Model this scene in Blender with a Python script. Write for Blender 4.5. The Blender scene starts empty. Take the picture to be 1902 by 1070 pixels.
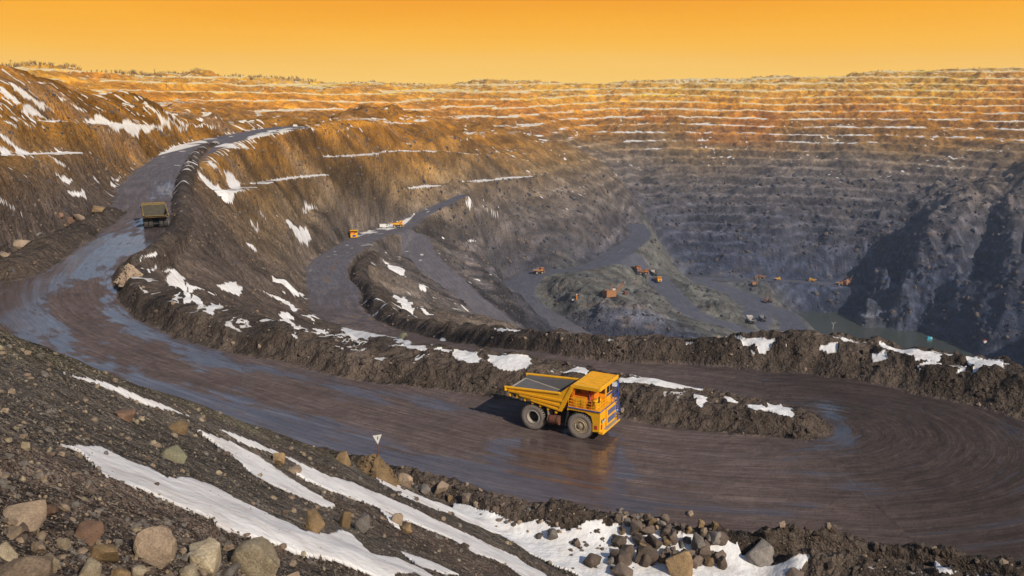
import bpy, bmesh, math, random
import numpy as np
from mathutils import Vector, Matrix, Euler

S = bpy.context.scene
COL = S.collection
R = math.radians

# ------------------------------------------------------------------ camera
CAM_H = 36.0                      # eye height above the haul road
PITCH = R(12.83)
FPX = 1647.0                      # focal length in photo pixels (1902 wide)
cam_d = bpy.data.cameras.new('camera')
cam_d.sensor_width = 36.0
cam_d.lens = 36.0 * FPX / 1902.0
cam_d.clip_start = 0.5
cam_d.clip_end = 20000
cam = bpy.data.objects.new('camera', cam_d)
COL.objects.link(cam)
cam.location = (0, 0, CAM_H)
cam.rotation_euler = (math.pi / 2 - PITCH, 0, 0)
S.camera = cam

# ------------------------------------------------------------------ sky, sun, exposure
SUN_EL, SUN_AZ = R(34), R(140)    # azimuth clockwise from the view direction: behind, to the right
W = bpy.data.worlds.new('World'); S.world = W
W.use_nodes = True
nt = W.node_tree; nt.nodes.clear()
wo = nt.nodes.new('ShaderNodeOutputWorld'); bg = nt.nodes.new('ShaderNodeBackground')
sky = nt.nodes.new('ShaderNodeTexSky'); sky.sky_type = 'NISHITA'; sky.sun_disc = False
sky.sun_elevation = SUN_EL; sky.sun_rotation = SUN_AZ
sky.dust_density = 0.5
SKY_STRENGTH = 0.10
bg.inputs['Strength'].default_value = SKY_STRENGTH
tc = nt.nodes.new('ShaderNodeTexCoord'); sp = nt.nodes.new('ShaderNodeSeparateXYZ')
nt.links.new(tc.outputs['Generated'], sp.inputs[0])
# band of amber haze above the horizon, over which the clear sky takes hold higher up
cn = nt.nodes.new('ShaderNodeTexNoise'); cn.inputs['Scale'].default_value = 2.2; cn.inputs['Detail'].default_value = 5
mpn = nt.nodes.new('ShaderNodeMapping'); mpn.inputs['Scale'].default_value = (1, 1, 9)
mpn.inputs['Rotation'].default_value = (0, 0.12, 0)
nt.links.new(tc.outputs['Generated'], mpn.inputs[0]); nt.links.new(mpn.outputs[0], cn.inputs['Vector'])
add = nt.nodes.new('ShaderNodeMath'); add.operation = 'MULTIPLY_ADD'
nt.links.new(cn.outputs['Fac'], add.inputs[0]); add.inputs[1].default_value = 0.045
nt.links.new(sp.outputs['Z'], add.inputs[2])
rmp = nt.nodes.new('ShaderNodeValToRGB')
el = rmp.color_ramp.elements
def srgb(r, g, b):
    f = lambda c: c / 12.92 if c <= 0.04045 else ((c + 0.055) / 1.055) ** 2.4
    return (f(r / 255), f(g / 255), f(b / 255), 1)
k = 1.0
stops = [(0.0, (255, 206, 104)), (0.015, (255, 205, 96)), (0.04, (255, 198, 78)), (0.065, (253, 187, 54)), (0.095, (248, 172, 36)), (0.125, (240, 155, 28))]
el[0].position = stops[0][0]; el[0].color = srgb(*stops[0][1])
el[1].position = stops[-1][0]; el[1].color = srgb(*stops[-1][1])
for p, c in stops[1:-1]:
    e = el.new(p); e.color = srgb(*c)
nt.links.new(add.outputs[0], rmp.inputs[0])
sc_ = nt.nodes.new('ShaderNodeMix'); sc_.data_type = 'RGBA'; sc_.blend_type = 'MULTIPLY'
sc_.inputs['Factor'].default_value = 1.0
nt.links.new(rmp.outputs[0], sc_.inputs['A'])
EXPOSURE = 0.0
g_ = 1.06 / SKY_STRENGTH / (2 ** EXPOSURE)
sc_.inputs['B'].default_value = (g_, g_, g_, 1)
mr = nt.nodes.new('ShaderNodeMapRange'); mr.interpolation_type = 'SMOOTHSTEP'
mr.inputs['From Min'].default_value = 0.10; mr.inputs['From Max'].default_value = 0.19
nt.links.new(sp.outputs['Z'], mr.inputs['Value'])
mx = nt.nodes.new('ShaderNodeMix'); mx.data_type = 'RGBA'
nt.links.new(mr.outputs[0], mx.inputs['Factor'])
nt.links.new(sc_.outputs['Result'], mx.inputs['A']); nt.links.new(sky.outputs[0], mx.inputs['B'])
nt.links.new(mx.outputs['Result'], bg.inputs['Color']); nt.links.new(bg.outputs[0], wo.inputs['Surface'])

SUN_DIR = Vector((math.sin(SUN_AZ) * math.cos(SUN_EL), math.cos(SUN_AZ) * math.cos(SUN_EL), math.sin(SUN_EL)))
sl = bpy.data.lights.new('sun', 'SUN'); sl.energy = 4.2; sl.angle = R(0.5); sl.color = (1.0, 0.90, 0.76)
so = bpy.data.objects.new('sun', sl); COL.objects.link(so)
so.rotation_euler = SUN_DIR.to_track_quat('Z', 'Y').to_euler()
so.location = (60, -80, 120)
S.view_settings.view_transform = 'Standard'; S.view_settings.look = 'None'
S.view_settings.exposure = EXPOSURE; S.view_settings.gamma = 1
try: S.view_settings.use_curve_mapping = False
except Exception: pass
try:
    S.cycles.volume_bounces = 1
    S.cycles.max_bounces = 6
except Exception: pass
# ------------------------------------------------------------------ numeric helpers
F4 = np.float32
_rng = np.random.RandomState(7)
_P = _rng.permutation(256).astype(np.int32); _P = np.concatenate([_P, _P])
_A = _rng.rand(256) * 2 * np.pi
_GX = np.cos(_A).astype(F4); _GY = np.sin(_A).astype(F4)
def gnoise(x, y, seed=0):
    """2-D gradient noise, about -1..1"""
    x = np.asarray(x, F4) + seed * 17.31; y = np.asarray(y, F4) - seed * 9.77
    xi = np.floor(x); yi = np.floor(y); fx = x - xi; fy = y - yi
    ix = xi.astype(np.int32) & 255; iy = yi.astype(np.int32) & 255
    u = fx * fx * fx * (fx * (fx * 6 - 15) + 10); v = fy * fy * fy * (fy * (fy * 6 - 15) + 10)
    def g(a, b, dx, dy):
        h = _P[_P[(ix + a) & 255] + ((iy + b) & 255)]
        return _GX[h] * dx + _GY[h] * dy
    n0 = g(0, 0, fx, fy); n1 = g(1, 0, fx - 1, fy); n2 = g(0, 1, fx, fy - 1); n3 = g(1, 1, fx - 1, fy - 1)
    a = n0 + u * (n1 - n0); b = n2 + u * (n3 - n2)
    return (a + v * (b - a)) * 1.5
def fbm(x, y, wl, octs, seed=0, gain=0.5, spacing=None, ridged=False):
    out = np.zeros(np.shape(x), F4); amp = 1.0
    for o in range(octs):
        n = gnoise(x / wl, y / wl, seed + o)
        if ridged: n = 1 - 2 * np.abs(n)
        if spacing is not None:
            n = n * np.clip(wl / spacing / 2.5 - 1, 0, 1)
        out += amp * n; amp *= gain; wl *= 0.5
    return out
def sstep(a, b, x):
    t = np.clip((x - a) / (b - a), 0, 1); return t * t * (3 - 2 * t)

SP, CP = math.sin(PITCH), math.cos(PITCH)
def ray(u, v):
    X = (u - 951.0) / FPX; Y = (535.0 - v) / FPX
    return X, CP + Y * SP, -SP + Y * CP
def at_h(u, v, h):
    """world point on the level h metres below the camera, seen in direction (u, v)"""
    x, y, z = ray(u, v); t = -h / z
    return np.array([x * t, y * t, CAM_H - h])
def at_d(u, v, d):
    x, y, z = ray(u, v); t = d / math.hypot(x, y)
    return np.array([x * t, y * t, CAM_H + z * t])
def proj(p):
    x, y, z = p[0], p[1], p[2] - CAM_H
    f = y * CP - z * SP; u_ = y * SP + z * CP
    return 951 + FPX * x / f, 535 - FPX * u_ / f

# ------------------------------------------------------------------ roads: (u, v, h below camera, half width)
def spline(pts, step):
    pts = np.array(pts, float); n = len(pts); out = []
    for i in range(n - 1):
        p0 = pts[max(i - 1, 0)]; p1 = pts[i]; p2 = pts[i + 1]; p3 = pts[min(i + 2, n - 1)]
        L = np.linalg.norm(p2[:2] - p1[:2]); m = max(2, int(L / step))
        for t in np.arange(m) / m:
            out.append(0.5 * ((2 * p1) + (-p0 + p2) * t + (2 * p0 - 5 * p1 + 4 * p2 - p3) * t * t + (-p0 + 3 * p1 - 3 * p2 + p3) * t ** 3))
    out.append(pts[-1]); return np.array(out)
def road(spec, step):
    p = []
    for a in spec:
        q = at_h(a[0], a[1], a[2]); p.append([q[0], q[1], q[2], a[3]])
    return spline(p, step)
# main road: from the far crest down the bend on the left, past the camera and off to the right
ROAD_A = road([(545, 236, 27, 11), (500, 243, 27, 11), (390, 266, 28, 11), (318, 305, 30.5, 10.5), (282, 345, 32.5, 10), (276, 395, 33.4, 11),
               (205, 437, 34.4, 12.5), (133, 492, 35, 13.5), (112, 545, 35.4, 14), (176, 602, 35.7, 14), (330, 660, 35.9, 13.5), (520, 720, 36, 13),
               (760, 785, 36, 13), (1000, 838, 36, 13.2), (1250, 875, 36, 14), (1560, 890, 36, 15), (1902, 905, 36, 16), (2500, 930, 36, 16)], 5)
# hairpin: from the main road round the tip of the spoil bank
ROAD_H = road([(1300, 870, 36, 8), (1560, 860, 36, 9), (1690, 815, 36, 9.5), (1680, 765, 36.1, 9.5), (1560, 725, 36.4, 9), (1400, 698, 37, 8.5), (1250, 680, 37.8, 8),
               (1100, 663, 39, 7.5), (985, 648, 40.2, 7), (880, 634, 46, 7.5), (780, 615, 54, 8.5), (700, 598, 62, 10), (642, 573, 68, 10.5), (628, 536, 75, 11), (613, 507, 80.5, 10.5), (617, 485, 85, 10), (650, 459, 94, 9.5),
               (690, 437, 103, 11), (745, 420, 111, 11), (790, 395, 105, 7), (860, 363, 97, 5)], 6)
ROAD_R = road([(1480, 700, 36.6, 8), (1620, 735, 36.2, 10), (1760, 775, 36, 13), (1902, 815, 36, 16), (2300, 900, 36, 18)], 5)
ROAD_D = road([(700, 440, 106, 10), (762, 437, 113, 11.5), (778, 470, 119, 12), (815, 510, 126, 13), (860, 555, 134, 14), (905, 592, 140, 14), (960, 640, 147, 14)], 8)
ROAD_C = road([(1090, 640, 205, 15), (1040, 605, 200, 15), (985, 572, 196, 15.5), (962, 543, 192, 16), (978, 520, 188, 15), (1004, 506, 185, 12), (1060, 502, 186, 8), (1110, 491, 188, 12), (1135, 478, 187, 15), (1170, 455, 184, 14), (1190, 435, 180, 13), (1180, 418, 176, 12)], 10)
ROAD_F = road([(1110, 489, 188, 11), (1160, 497, 196, 14), (1205, 507, 208, 15), (1232, 530, 216, 13), (1262, 562, 224, 13), (1300, 588, 230, 12), (1350, 603, 236, 12), (1400, 622, 243, 13), (1430, 645, 248, 13)], 10)
ROAD_G = road([(1290, 517, 270, 14), (1330, 531, 274, 16), (1372, 545, 279, 19), (1410, 568, 284, 22), (1448, 580, 287, 16), (1470, 598, 289, 16), (1478, 622, 290, 18), (1480, 650, 291, 18)], 10)
ROAD_G2 = road([(1400, 565, 284, 14), (1408, 590, 285, 18), (1400, 605, 285, 18), (1440, 640, 286, 16)], 10)
ROAD_K = road([(1290, 517, 270, 9), (1400, 519, 275, 9), (1500, 524, 281, 9), (1570, 530, 285, 11), (1610, 533, 287, 9)], 10)
ROADS = [(ROAD_A, 5, 0), (ROAD_H, 5, 1), (ROAD_R, 6, 2), (ROAD_D, 9, 3), (ROAD_C, 14, 4), (ROAD_F, 14, 5), (ROAD_G, 16, 6), (ROAD_G2, 16, 7), (ROAD_K, 14, 8)]

# ------------------------------------------------------------------ bare relief: control points (u, v, d) or world levels
CTL = []
def D(u, v, d):
    x, y, z = ray(u, v); g = math.hypot(x, y)
    CTL.append((math.atan2(x, y), math.log(d), -z / g))
def Wd(az, d, h): CTL.append((R(az), math.log(d), h / d))
def H(u, v, h):
    q = at_h(u, v, h); D(u, v, math.hypot(q[0], q[1]))
for rd, st in ((ROAD_A, 6), (ROAD_H, 5), (ROAD_D, 5), (ROAD_C, 4), (ROAD_F, 4), (ROAD_G, 4), (ROAD_K, 4), (ROAD_G2, 5)):
    for q in rd[::st]:
        CTL.append((math.atan2(q[0], q[1]), math.log(math.hypot(q[0], q[1])), (CAM_H - q[2]) / math.hypot(q[0], q[1])))
# road level near the camera and to the right
for az in (-50, -40, -30, -20, -8, 4, 16, 28, 40, 55, 70):
    for d in (20, 36, 52, 70, 90):
        if az < -25 and d > 80: continue
        Wd(az, d, 36)
for az in (40, 55, 70): Wd(az, 105, 36)
# left: hill above the bend
for p in ((0, 150, 330), (0, 220, 285), (0, 300, 245), (0, 380, 205), (0, 470, 178), (100, 168, 375), (100, 240, 325), (100, 310, 285), (100, 390, 225), (200, 190, 420), (200, 260, 370),
          (200, 330, 305), (300, 210, 470), (300, 262, 415), (400, 226, 540), (450, 236, 580), (60, 430, 200)): D(*p)
for p in ((-34, 300, 3), (-40, 260, -2), (-45, 200, -4), (-38, 150, 5), (-50, 120, 5), (-45, 400, -6), (-34, 380, 2), (-31, 420, 3), (-26, 480, 8), (-60, 150, -5), (-60, 300, -15)): Wd(*p)
# behind that ridge, then the far left rim
for p in ((0, 160, 700), (200, 215, 720), (100, 190, 680), (400, 243, 800), (330, 222, 900), (500, 240, 800), (0, 150, 1000), (150, 182, 1050), (300, 205, 1100), (400, 215, 1150), (500, 222, 1200), (600, 226, 1250), (700, 226, 1350), (800, 224, 1450),
          (0, 134, 1250), (100, 143, 1300), (200, 152, 1350), (300, 158, 1400), (400, 163, 1450), (500, 168, 1500), (600, 167, 1580), (700, 169, 1700), (780, 171, 1800),
          (500, 195, 1350), (650, 196, 1470), (780, 198, 1600)): D(*p)
# hillside right of the main road
for p in ((450, 262, 490), (450, 310, 452), (450, 352, 420), (450, 410, 365), (450, 470, 312), (450, 520, 258), (400, 330, 385), (400, 400, 318), (400, 480, 248), (350, 480, 215), (350, 430, 235),
          (530, 252, 610), (530, 300, 565), (530, 350, 520), (530, 400, 468), (530, 450, 415), (530, 500, 360), (530, 550, 305),
          (620, 247, 668), (620, 300, 642), (620, 350, 612), (620, 400, 588), (580, 440, 520), (570, 500, 400),
          (480, 238, 600), (520, 238, 640), (560, 240, 690), (460, 236, 580), (430, 232, 545), (480, 246, 720), (560, 246, 820), (420, 240, 640),
          (720, 258, 768), (720, 300, 742), (720, 350, 714), (720, 390, 705), (800, 262, 860), (800, 300, 828), (800, 350, 788), (800, 440, 735),
          (900, 265, 985), (900, 300, 940), (900, 345, 890), (900, 400, 850), (900, 480, 770), (980, 275, 1080), (980, 300, 1040), (980, 330, 1005), (980, 360, 970), (980, 400, 940), (980, 450, 905), (980, 490, 880)): D(*p)
for p in ((700, 225, 1000), (800, 235, 1130), (900, 250, 1280), (600, 232, 850)): D(*p)
# spur between the two lower roads
for p in ((690, 470, 600), (700, 500, 520), (720, 540, 430), (760, 500, 560), (790, 545, 480), (850, 590, 430), (740, 580, 350), (850, 612, 330), (950, 615, 380)): D(*p)
# slope below and right of it
for p in ((840, 470, 690), (940, 540, 660), (990, 600, 610), (930, 490, 790), (1030, 360, 1010), (1100, 300, 1200), (1100, 350, 1090), (1100, 400, 1020), (1080, 450, 960), (1050, 480, 925), (1160, 400, 1110), (1170, 350, 1250)): D(*p)
# mounds of the pit floor
for p in ((1060, 540, 830), (1130, 548, 830), (1060, 570, 770), (1120, 590, 760), (1200, 600, 770), (1180, 560, 850), (1220, 570, 860), (1150, 520, 900), (1280, 540, 970), (1340, 570, 960), (1380, 590, 940), (1280, 615, 770)): D(*p)
# the dip behind the snowy bank, down to the lower road
for u, d, h in ((900, 128, 41), (820, 128, 41.5), (820, 150, 46), (740, 130, 41.5), (740, 155, 47.5), (740, 185, 55), (660, 130, 41), (660, 160, 48.5), (660, 200, 57.5), (580, 140, 41.5), (580, 170, 48), (580, 220, 58.5), (500, 150, 42), (500, 185, 49), (420, 160, 42), (420, 185, 46), (340, 165, 41)):
    x, y, z = ray(u, 600); Wd(math.degrees(math.atan2(x, y)), d, h)
# floor of the lake and its shores
for p in ((1508, 576), (1560, 590), (1600, 588), (1640, 600), (1660, 625), (1700, 612), (1720, 632), (1780, 640), (1600, 615), (1540, 600)):
    q = at_h(p[0], p[1], 318); g = math.hypot(q[0], q[1]); CTL.append((math.atan2(q[0], q[1]), math.log(g), 336 / g))
for p in ((1480, 552, 303), (1580, 560, 306), (1660, 572, 308), (1740, 600, 309)): H(*p)
# far wall
for u in (1150, 1250, 1350, 1450, 1550):
    k_ = (u - 1050) / 500
    D(u, 165 - 8 * k_, 2000); D(u, 180, 1920); D(u, 200, 1850); D(u, 250, 1700); D(u, 300, 1590); D(u, 350, 1500)
    if u > 1150: D(u, 400, 1420); D(u, 455, 1360)
for u, v in ((850, 166), (930, 160), (1000, 168)): D(u, v, 1900)
for u in (850, 950): D(u, 200, 1700); D(u, 235, 1500)
D(950, 262, 1380)
for u, v in ((1240, 157), (1400, 158), (1600, 152), (1700, 146), (1800, 137), (1902, 129)): D(u, v, 2000)
for u in (1650, 1750, 1850, 1920):
    D(u, 200, 1800); D(u, 250, 1680)
WALL = ((300, 1575), (350, 1495), (400, 1430), (450, 1380), (500, 1335), (540, 1290))
for u, k_ in ((1610, 1.0), (1650, 1.0), (1690, .998), (1730, .995), (1770, .99), (1810, .985), (1850, .978), (1895, .97), (1935, .965), (1975, .96)):
    for v, d in WALL: D(u, v, d * k_)
for u, lv in ((1810, (590, 640)), (1895, (600, 650))):
    for v in lv: H(u, v, 308)
for az, k_ in ((33, .95), (34.5, .935), (36, .92), (38, .91), (40, .9)):
    for v, d in WALL[:5]:
        x, y, z = ray(1700, v); Wd(az, d * k_, -z / math.hypot(x, y) * d * k_)
for p in ((34, 950, 270), (38, 850, 220), (45, 900, 110), (45, 650, 120), (46, 1150, 80), (42, 1600, -5), (52, 1000, 60), (34, 1900, 0), (40, 1800, -20), (60, 700, 50), (38, 2400, -25),
          (-38, 1400, -25), (-38, 1000, -10), (-45, 800, -20)): Wd(*p)
# hidden drop behind the berm of the road
for u, d, h in ((1000, 200, 75), (1000, 330, 115), (1000, 480, 150), (1200, 180, 75), (1200, 300, 118), (1200, 500, 170), (1200, 700, 215), (1400, 160, 75), (1400, 280, 120), (1400, 500, 185), (1400, 750, 235), (1600, 160, 80), (1600, 300, 130),
                (1600, 550, 215), (1600, 850, 290), (1600, 1050, 325), (1750, 150, 75), (1750, 300, 140), (1750, 600, 230), (1750, 900, 305), (1902, 150, 75), (1902, 300, 140), (1902, 600, 220), (1902, 850, 285)):
    x, y, z = ray(u, 600); Wd(math.degrees(math.atan2(x, y)), d, h)
for az, d, h in ((36, 160, 80), (36, 400, 150), (42, 180, 70), (45, 350, 100), (55, 300, 80), (60, 180, 50)): Wd(az, d, h)
# beyond the rim
for az in (-32, -24, -16, -8, 0, 8, 16, 24, 31):
    for d, h in ((2700, 60), (3600, 80), (6000, 130)): Wd(az, d, h + (0 if az < 10 else -25))
CT = np.array(CTL)
AZK = 2.2
def tps_fit(C, lam=6e-4):
    X = np.c_[C[:, 0] * AZK, C[:, 1]]; n = len(X)
    d2 = ((X[:, None] - X[None]) ** 2).sum(-1)
    K = d2 * np.log(d2 + 1e-9) * 0.5
    K += np.eye(n) * lam
    Pm = np.c_[np.ones(n), X]
    A = np.block([[K, Pm], [Pm.T, np.zeros((3, 3))]])
    w = np.linalg.solve(A, np.r_[C[:, 2], np.zeros(3)])
    return X, w
_tx, _tw = tps_fit(CT)
def tps_eval(az, ld):
    X = np.c_[az.ravel() * AZK, ld.ravel()]; out = np.empty(len(X))
    for i in range(0, len(X), 20000):
        q = X[i:i + 20000]
        d2 = ((q[:, None] - _tx[None]) ** 2).sum(-1)
        out[i:i + 20000] = (d2 * np.log(d2 + 1e-9) * 0.5) @ _tw[:-3] + _tw[-3] + q @ _tw[-2:]
    return out.reshape(az.shape)

# ------------------------------------------------------------------ sampling grid round the viewpoint (fine where the photo looks)
Q = 1.0
az_f = np.linspace(R(-32.5), R(32.5), int(1150 * Q))
az_r = np.concatenate([np.linspace(R(32.5), R(60), 60)[1:], np.linspace(R(60), R(180), 36)[1:]])
az_l = np.concatenate([np.linspace(R(-180), R(-60), 36)[:-1], np.linspace(R(-60), R(-32.5), 50)[:-1]])
AZ = np.concatenate([az_l, az_f, az_r])
def lg(a, b, n): return np.exp(np.linspace(math.log(a), math.log(b), int(n * Q), endpoint=False))
RD = np.concatenate([lg(2.5, 9, 40), lg(9, 60, 330), lg(60, 125, 300), lg(125, 300, 240), lg(300, 900, 330), lg(900, 2100, 520), lg(2100, 3001, 50)])
NR, NA = len(RD), len(AZ)
# coarse solution, then bilinear refinement
caz = np.linspace(R(-62), R(72), 420); cld = np.linspace(math.log(2.4), math.log(9100), 460)
cs = tps_eval(*np.meshgrid(caz, cld))
def bil(az, ld):
    fa = np.clip((az - caz[0]) / (caz[1] - caz[0]), 0, len(caz) - 1.001); fl = np.clip((ld - cld[0]) / (cld[1] - cld[0]), 0, len(cld) - 1.001)
    ia = fa.astype(int); il = fl.astype(int); ta = fa - ia; tl = fl - il
    return (cs[il, ia] * (1 - ta) * (1 - tl) + cs[il, ia + 1] * ta * (1 - tl) + cs[il + 1, ia] * (1 - ta) * tl + cs[il + 1, ia + 1] * ta * tl)
def base_z(az, d):
    """bare relief, world z"""
    s = bil(az, np.log(d)); z = CAM_H - s * d
    deg = np.degrees(az)
    zl = np.full_like(z, CAM_H + 4); zr = np.zeros_like(z)
    wl = sstep(-46, -60, deg); wr = sstep(52, 70, deg)
    z = z * (1 - wl) + zl * wl
    return z * (1 - wr) + zr * wr
AZG, RDG = np.meshgrid(AZ, RD)
X = (np.sin(AZG) * RDG).astype(F4); Y = (np.cos(AZG) * RDG).astype(F4); DD = RDG.astype(F4); DEG = np.degrees(AZG).astype(F4)
spacing = np.maximum(np.gradient(RD)[:, None], RDG * (AZ[len(az_l) + 5] - AZ[len(az_l) + 4])).astype(F4)
Z = base_z(AZG, RDG).astype(F4)
BASE = Z.copy()

def hit(u, v, dmin=60.0):
    """where the line of sight (u, v) meets the ground as it stands now"""
    x, y, z = ray(u, v); a = math.atan2(x, y); s = z / math.hypot(x, y)
    fj = np.interp(a, AZ, np.arange(NA)); j = int(fj); t = fj - j
    col = Z[:, j] * (1 - t) + Z[:, j + 1] * t
    e = CAM_H + s * RD - col
    k = np.nonzero((e <= 0) & (RD > dmin))[0]
    if len(k) == 0 or k[0] == 0: return at_d(u, v, 1000)
    k = k[0]; f = e[k - 1] / (e[k - 1] - e[k]) if e[k - 1] > 0 else 0
    return at_d(u, v, RD[k - 1] + f * (RD[k] - RD[k - 1]))
def ground(x, y):
    """height of the finished ground at x, y"""
    a = math.atan2(x, y); d = math.hypot(x, y)
    fj = np.interp(a, AZ, np.arange(NA)); fi = np.interp(d, RD, np.arange(NR))
    j = min(int(fj), NA - 2); i = min(int(fi), NR - 2); t = fj - j; q = fi - i
    return float(Z[i, j] * (1 - t) * (1 - q) + Z[i, j + 1] * t * (1 - q) + Z[i + 1, j] * (1 - t) * q + Z[i + 1, j + 1] * t * q)
# ------------------------------------------------------------------ relief noise and mine benches
def sub(mask): return np.nonzero(mask)
def poly_near(mask, poly, reach):
    """for grid points in mask near a polyline (x, y, z, w): index arrays, distance, signed side, z, w, arc length"""
    x0, y0 = poly[:, 0].min() - reach, poly[:, 1].min() - reach; x1, y1 = poly[:, 0].max() + reach, poly[:, 1].max() + reach
    I = np.nonzero(mask & (X > x0) & (X < x1) & (Y > y0) & (Y < y1))
    px = X[I]; py = Y[I]
    best = np.full(px.shape, 1e9, F4); side = np.zeros_like(best); zz = np.zeros_like(best); ww = np.zeros_like(best); ss = np.zeros_like(best)
    acc = 0.0
    for a, b in zip(poly[:-1], poly[1:]):
        dx, dy = b[0] - a[0], b[1] - a[1]; L2 = dx * dx + dy * dy
        L = math.sqrt(L2)
        if L < 1e-6: continue
        m = np.nonzero((px > min(a[0], b[0]) - reach) & (px < max(a[0], b[0]) + reach) & (py > min(a[1], b[1]) - reach) & (py < max(a[1], b[1]) + reach))[0]
        qx = px[m] - a[0]; qy = py[m] - a[1]
        t = np.clip((qx * dx + qy * dy) / L2, 0, 1)
        ex = qx - t * dx; ey = qy - t * dy; d = np.sqrt(ex * ex + ey * ey)
        k = d < best[m]; mk = m[k]; tk = t[k]
        best[mk] = d[k]; side[mk] = np.sign(dx * ey[k] - dy * ex[k])
        zz[mk] = a[2] + tk * (b[2] - a[2]); ww[mk] = a[3] + tk * (b[3] - a[3]); ss[mk] = acc + tk * L
        acc += L
    ok = best < reach
    I = (I[0][ok], I[1][ok])
    return I, best[ok], side[ok], zz[ok], ww[ok], ss[ok]

FAR = (DD > 130) & (np.abs(DEG) < 62)
hdep = CAM_H - BASE
XN = X + 0.7 * BASE; YN = Y + 1.5 * BASE      # height enters the pattern, so it does not smear down steep faces
# large scale gullies and buttresses
wfar = sstep(650, 1150, DD); wmid = sstep(230, 420, DD) * (1 - sstep(900, 1200, DD))
n1 = np.zeros_like(Z); I = sub(FAR)
n1[I] = fbm(X[I], Y[I], 210, 5, 3, 0.5, spacing[I])
n2 = np.zeros_like(Z); n2[I] = fbm(XN[I], YN[I], 64, 4, 11, 0.55, spacing[I], ridged=True)
calm = 1 - 0.75 * sstep(150, 215, hdep) * sstep(700, 850, DD) * (1 - sstep(1190, 1300, DD))      # the pit floor is gentler
Z += (n1 * (wfar * 10 + wmid * 6) + n2 * (wfar * 3.5 + wmid * 2.4)) * calm * sstep(40, 10, np.abs(DEG) - 22)

def terrace(z, Hs, tread, warp):
    q = (z + warp) / Hs; f = np.floor(q); r = q - f
    g = np.where(r < tread, r * 0.16 / tread * 1.0, 0.16 + (r - tread) / (1 - tread) * 0.84)
    return (f + g) * Hs - warp, r
warp = np.zeros_like(Z); warp[I] = 8 * gnoise(X[I] / 420, Y[I] / 420, 21) + 1.6 * gnoise(X[I] / 60, Y[I] / 60, 22)
zt, rr = terrace(Z, 12.5, 0.42, warp)
broken = np.ones_like(Z); broken[I] = np.clip(0.62 + 0.9 * gnoise(X[I] / 170, Y[I] / 170, 31), 0.3, 1)
wt = sstep(950, 1200, DD) * np.maximum(broken, 0.72 * sstep(1240, 1320, DD)) * calm
zt2, rr2 = terrace(Z, 21.0, 0.40, warp * 0.9 + 3)
wt2 = sstep(330, 480, DD) * (1 - sstep(950, 1200, DD)) * broken * 0.75 * (1 - sstep(-0.16, -0.05, n1 * 0)) if False else sstep(330, 480, DD) * (1 - sstep(950, 1200, DD)) * np.clip(broken, 0, .75) * calm
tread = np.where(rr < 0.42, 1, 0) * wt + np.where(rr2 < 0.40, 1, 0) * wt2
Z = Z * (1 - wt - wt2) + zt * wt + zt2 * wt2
# crags and scree detail
n3 = np.zeros_like(Z); n3[I] = fbm(XN[I], YN[I], 26, 4, 41, 0.6, spacing[I])
n4 = np.zeros_like(Z); n4[I] = fbm(XN[I], YN[I], 15, 3, 51, 0.6, spacing[I], ridged=True)
rough = sstep(130, 260, DD)
Z += rough * (0.35 + 0.65 * calm) * (n3 * (1.2 - 0.6 * wfar) + n4 * (0.8 - 0.2 * wfar))
# gullies and scrapes running down the faces
I2 = sub(FAR & (DD > 600)); I3 = sub(FAR & (DEG < 3) & (DD > 180) & (DD < 1150))
Z[I2] += wfar[I2] * 1.7 * fbm(X[I2] / 1.0, Y[I2] / 9.0, 26, 4, 57, 0.65, None) * (1 - tread[I2] * 0.7)
wl_ = sstep(180, 320, DD[I3]) * (1 - wfar[I3])
Z[I3] += wl_ * (0.15 * fbm(X[I3] / 4.0, Y[I3], 17, 4, 58, 0.6, None) + 1.5 * fbm(XN[I3], YN[I3], 21, 4, 59, 0.65, spacing[I3], ridged=True) * np.clip(gnoise(X[I3] / 70, Y[I3] / 70, 60) + 0.35, 0, 1) * 2)
# the two benches cut in the hill left of the road, and those under the crest on its right
def bench(pts, width, reach, lift=0.0):
    pl = spline([[*hit(*p), 1] for p in pts], 10)
    pl[1:-1, 2] = 0.25 * pl[:-2, 2] + 0.5 * pl[1:-1, 2] + 0.25 * pl[2:, 2]
    I, d, sd, zz, ww, ss = poly_near(FAR, pl, reach)
    k = sstep(reach, width, d)
    Z[I] = Z[I] * (1 - k) + zz * k
    return I, k
zt3, rr3 = terrace(Z, 5.5, 0.5, warp * 0.5)
I4 = sub(FAR & (DD > 190) & (DD < 1250))
wt3 = np.zeros_like(Z); wt3[I4] = sstep(190, 300, DD[I4]) * sstep(1250, 1000, DD[I4]) * np.clip(0.25 + 0.9 * gnoise(X[I4] / 90, Y[I4] / 90, 33), 0, 0.75)
Z = Z * (1 - wt3) + zt3 * wt3
BM = np.zeros_like(Z)
for pts, wdt, rch in (([(90, 224), (170, 230), (260, 234), (340, 236), (420, 240)], 3, 9),
                      ([(4, 287), (60, 287), (130, 284)], 3, 8),
                      ([(395, 352), (440, 352), (520, 332), (640, 321), (760, 311)], 4, 11),
                      ([(640, 378), (760, 350), (880, 337), (985, 327)], 4, 12),
                      ([(420, 275), (520, 287), (640, 290), (760, 280), (880, 286)], 4, 10)):
    I, k = bench(pts, wdt, rch); BM[I] = np.maximum(BM[I], k)

Z = np.minimum(Z, CAM_H + 34 + 0.25 * (Z - CAM_H - 34)).astype(F4)
# ------------------------------------------------------------------ lake
LAKE_Z = CAM_H - 318.0

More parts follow.
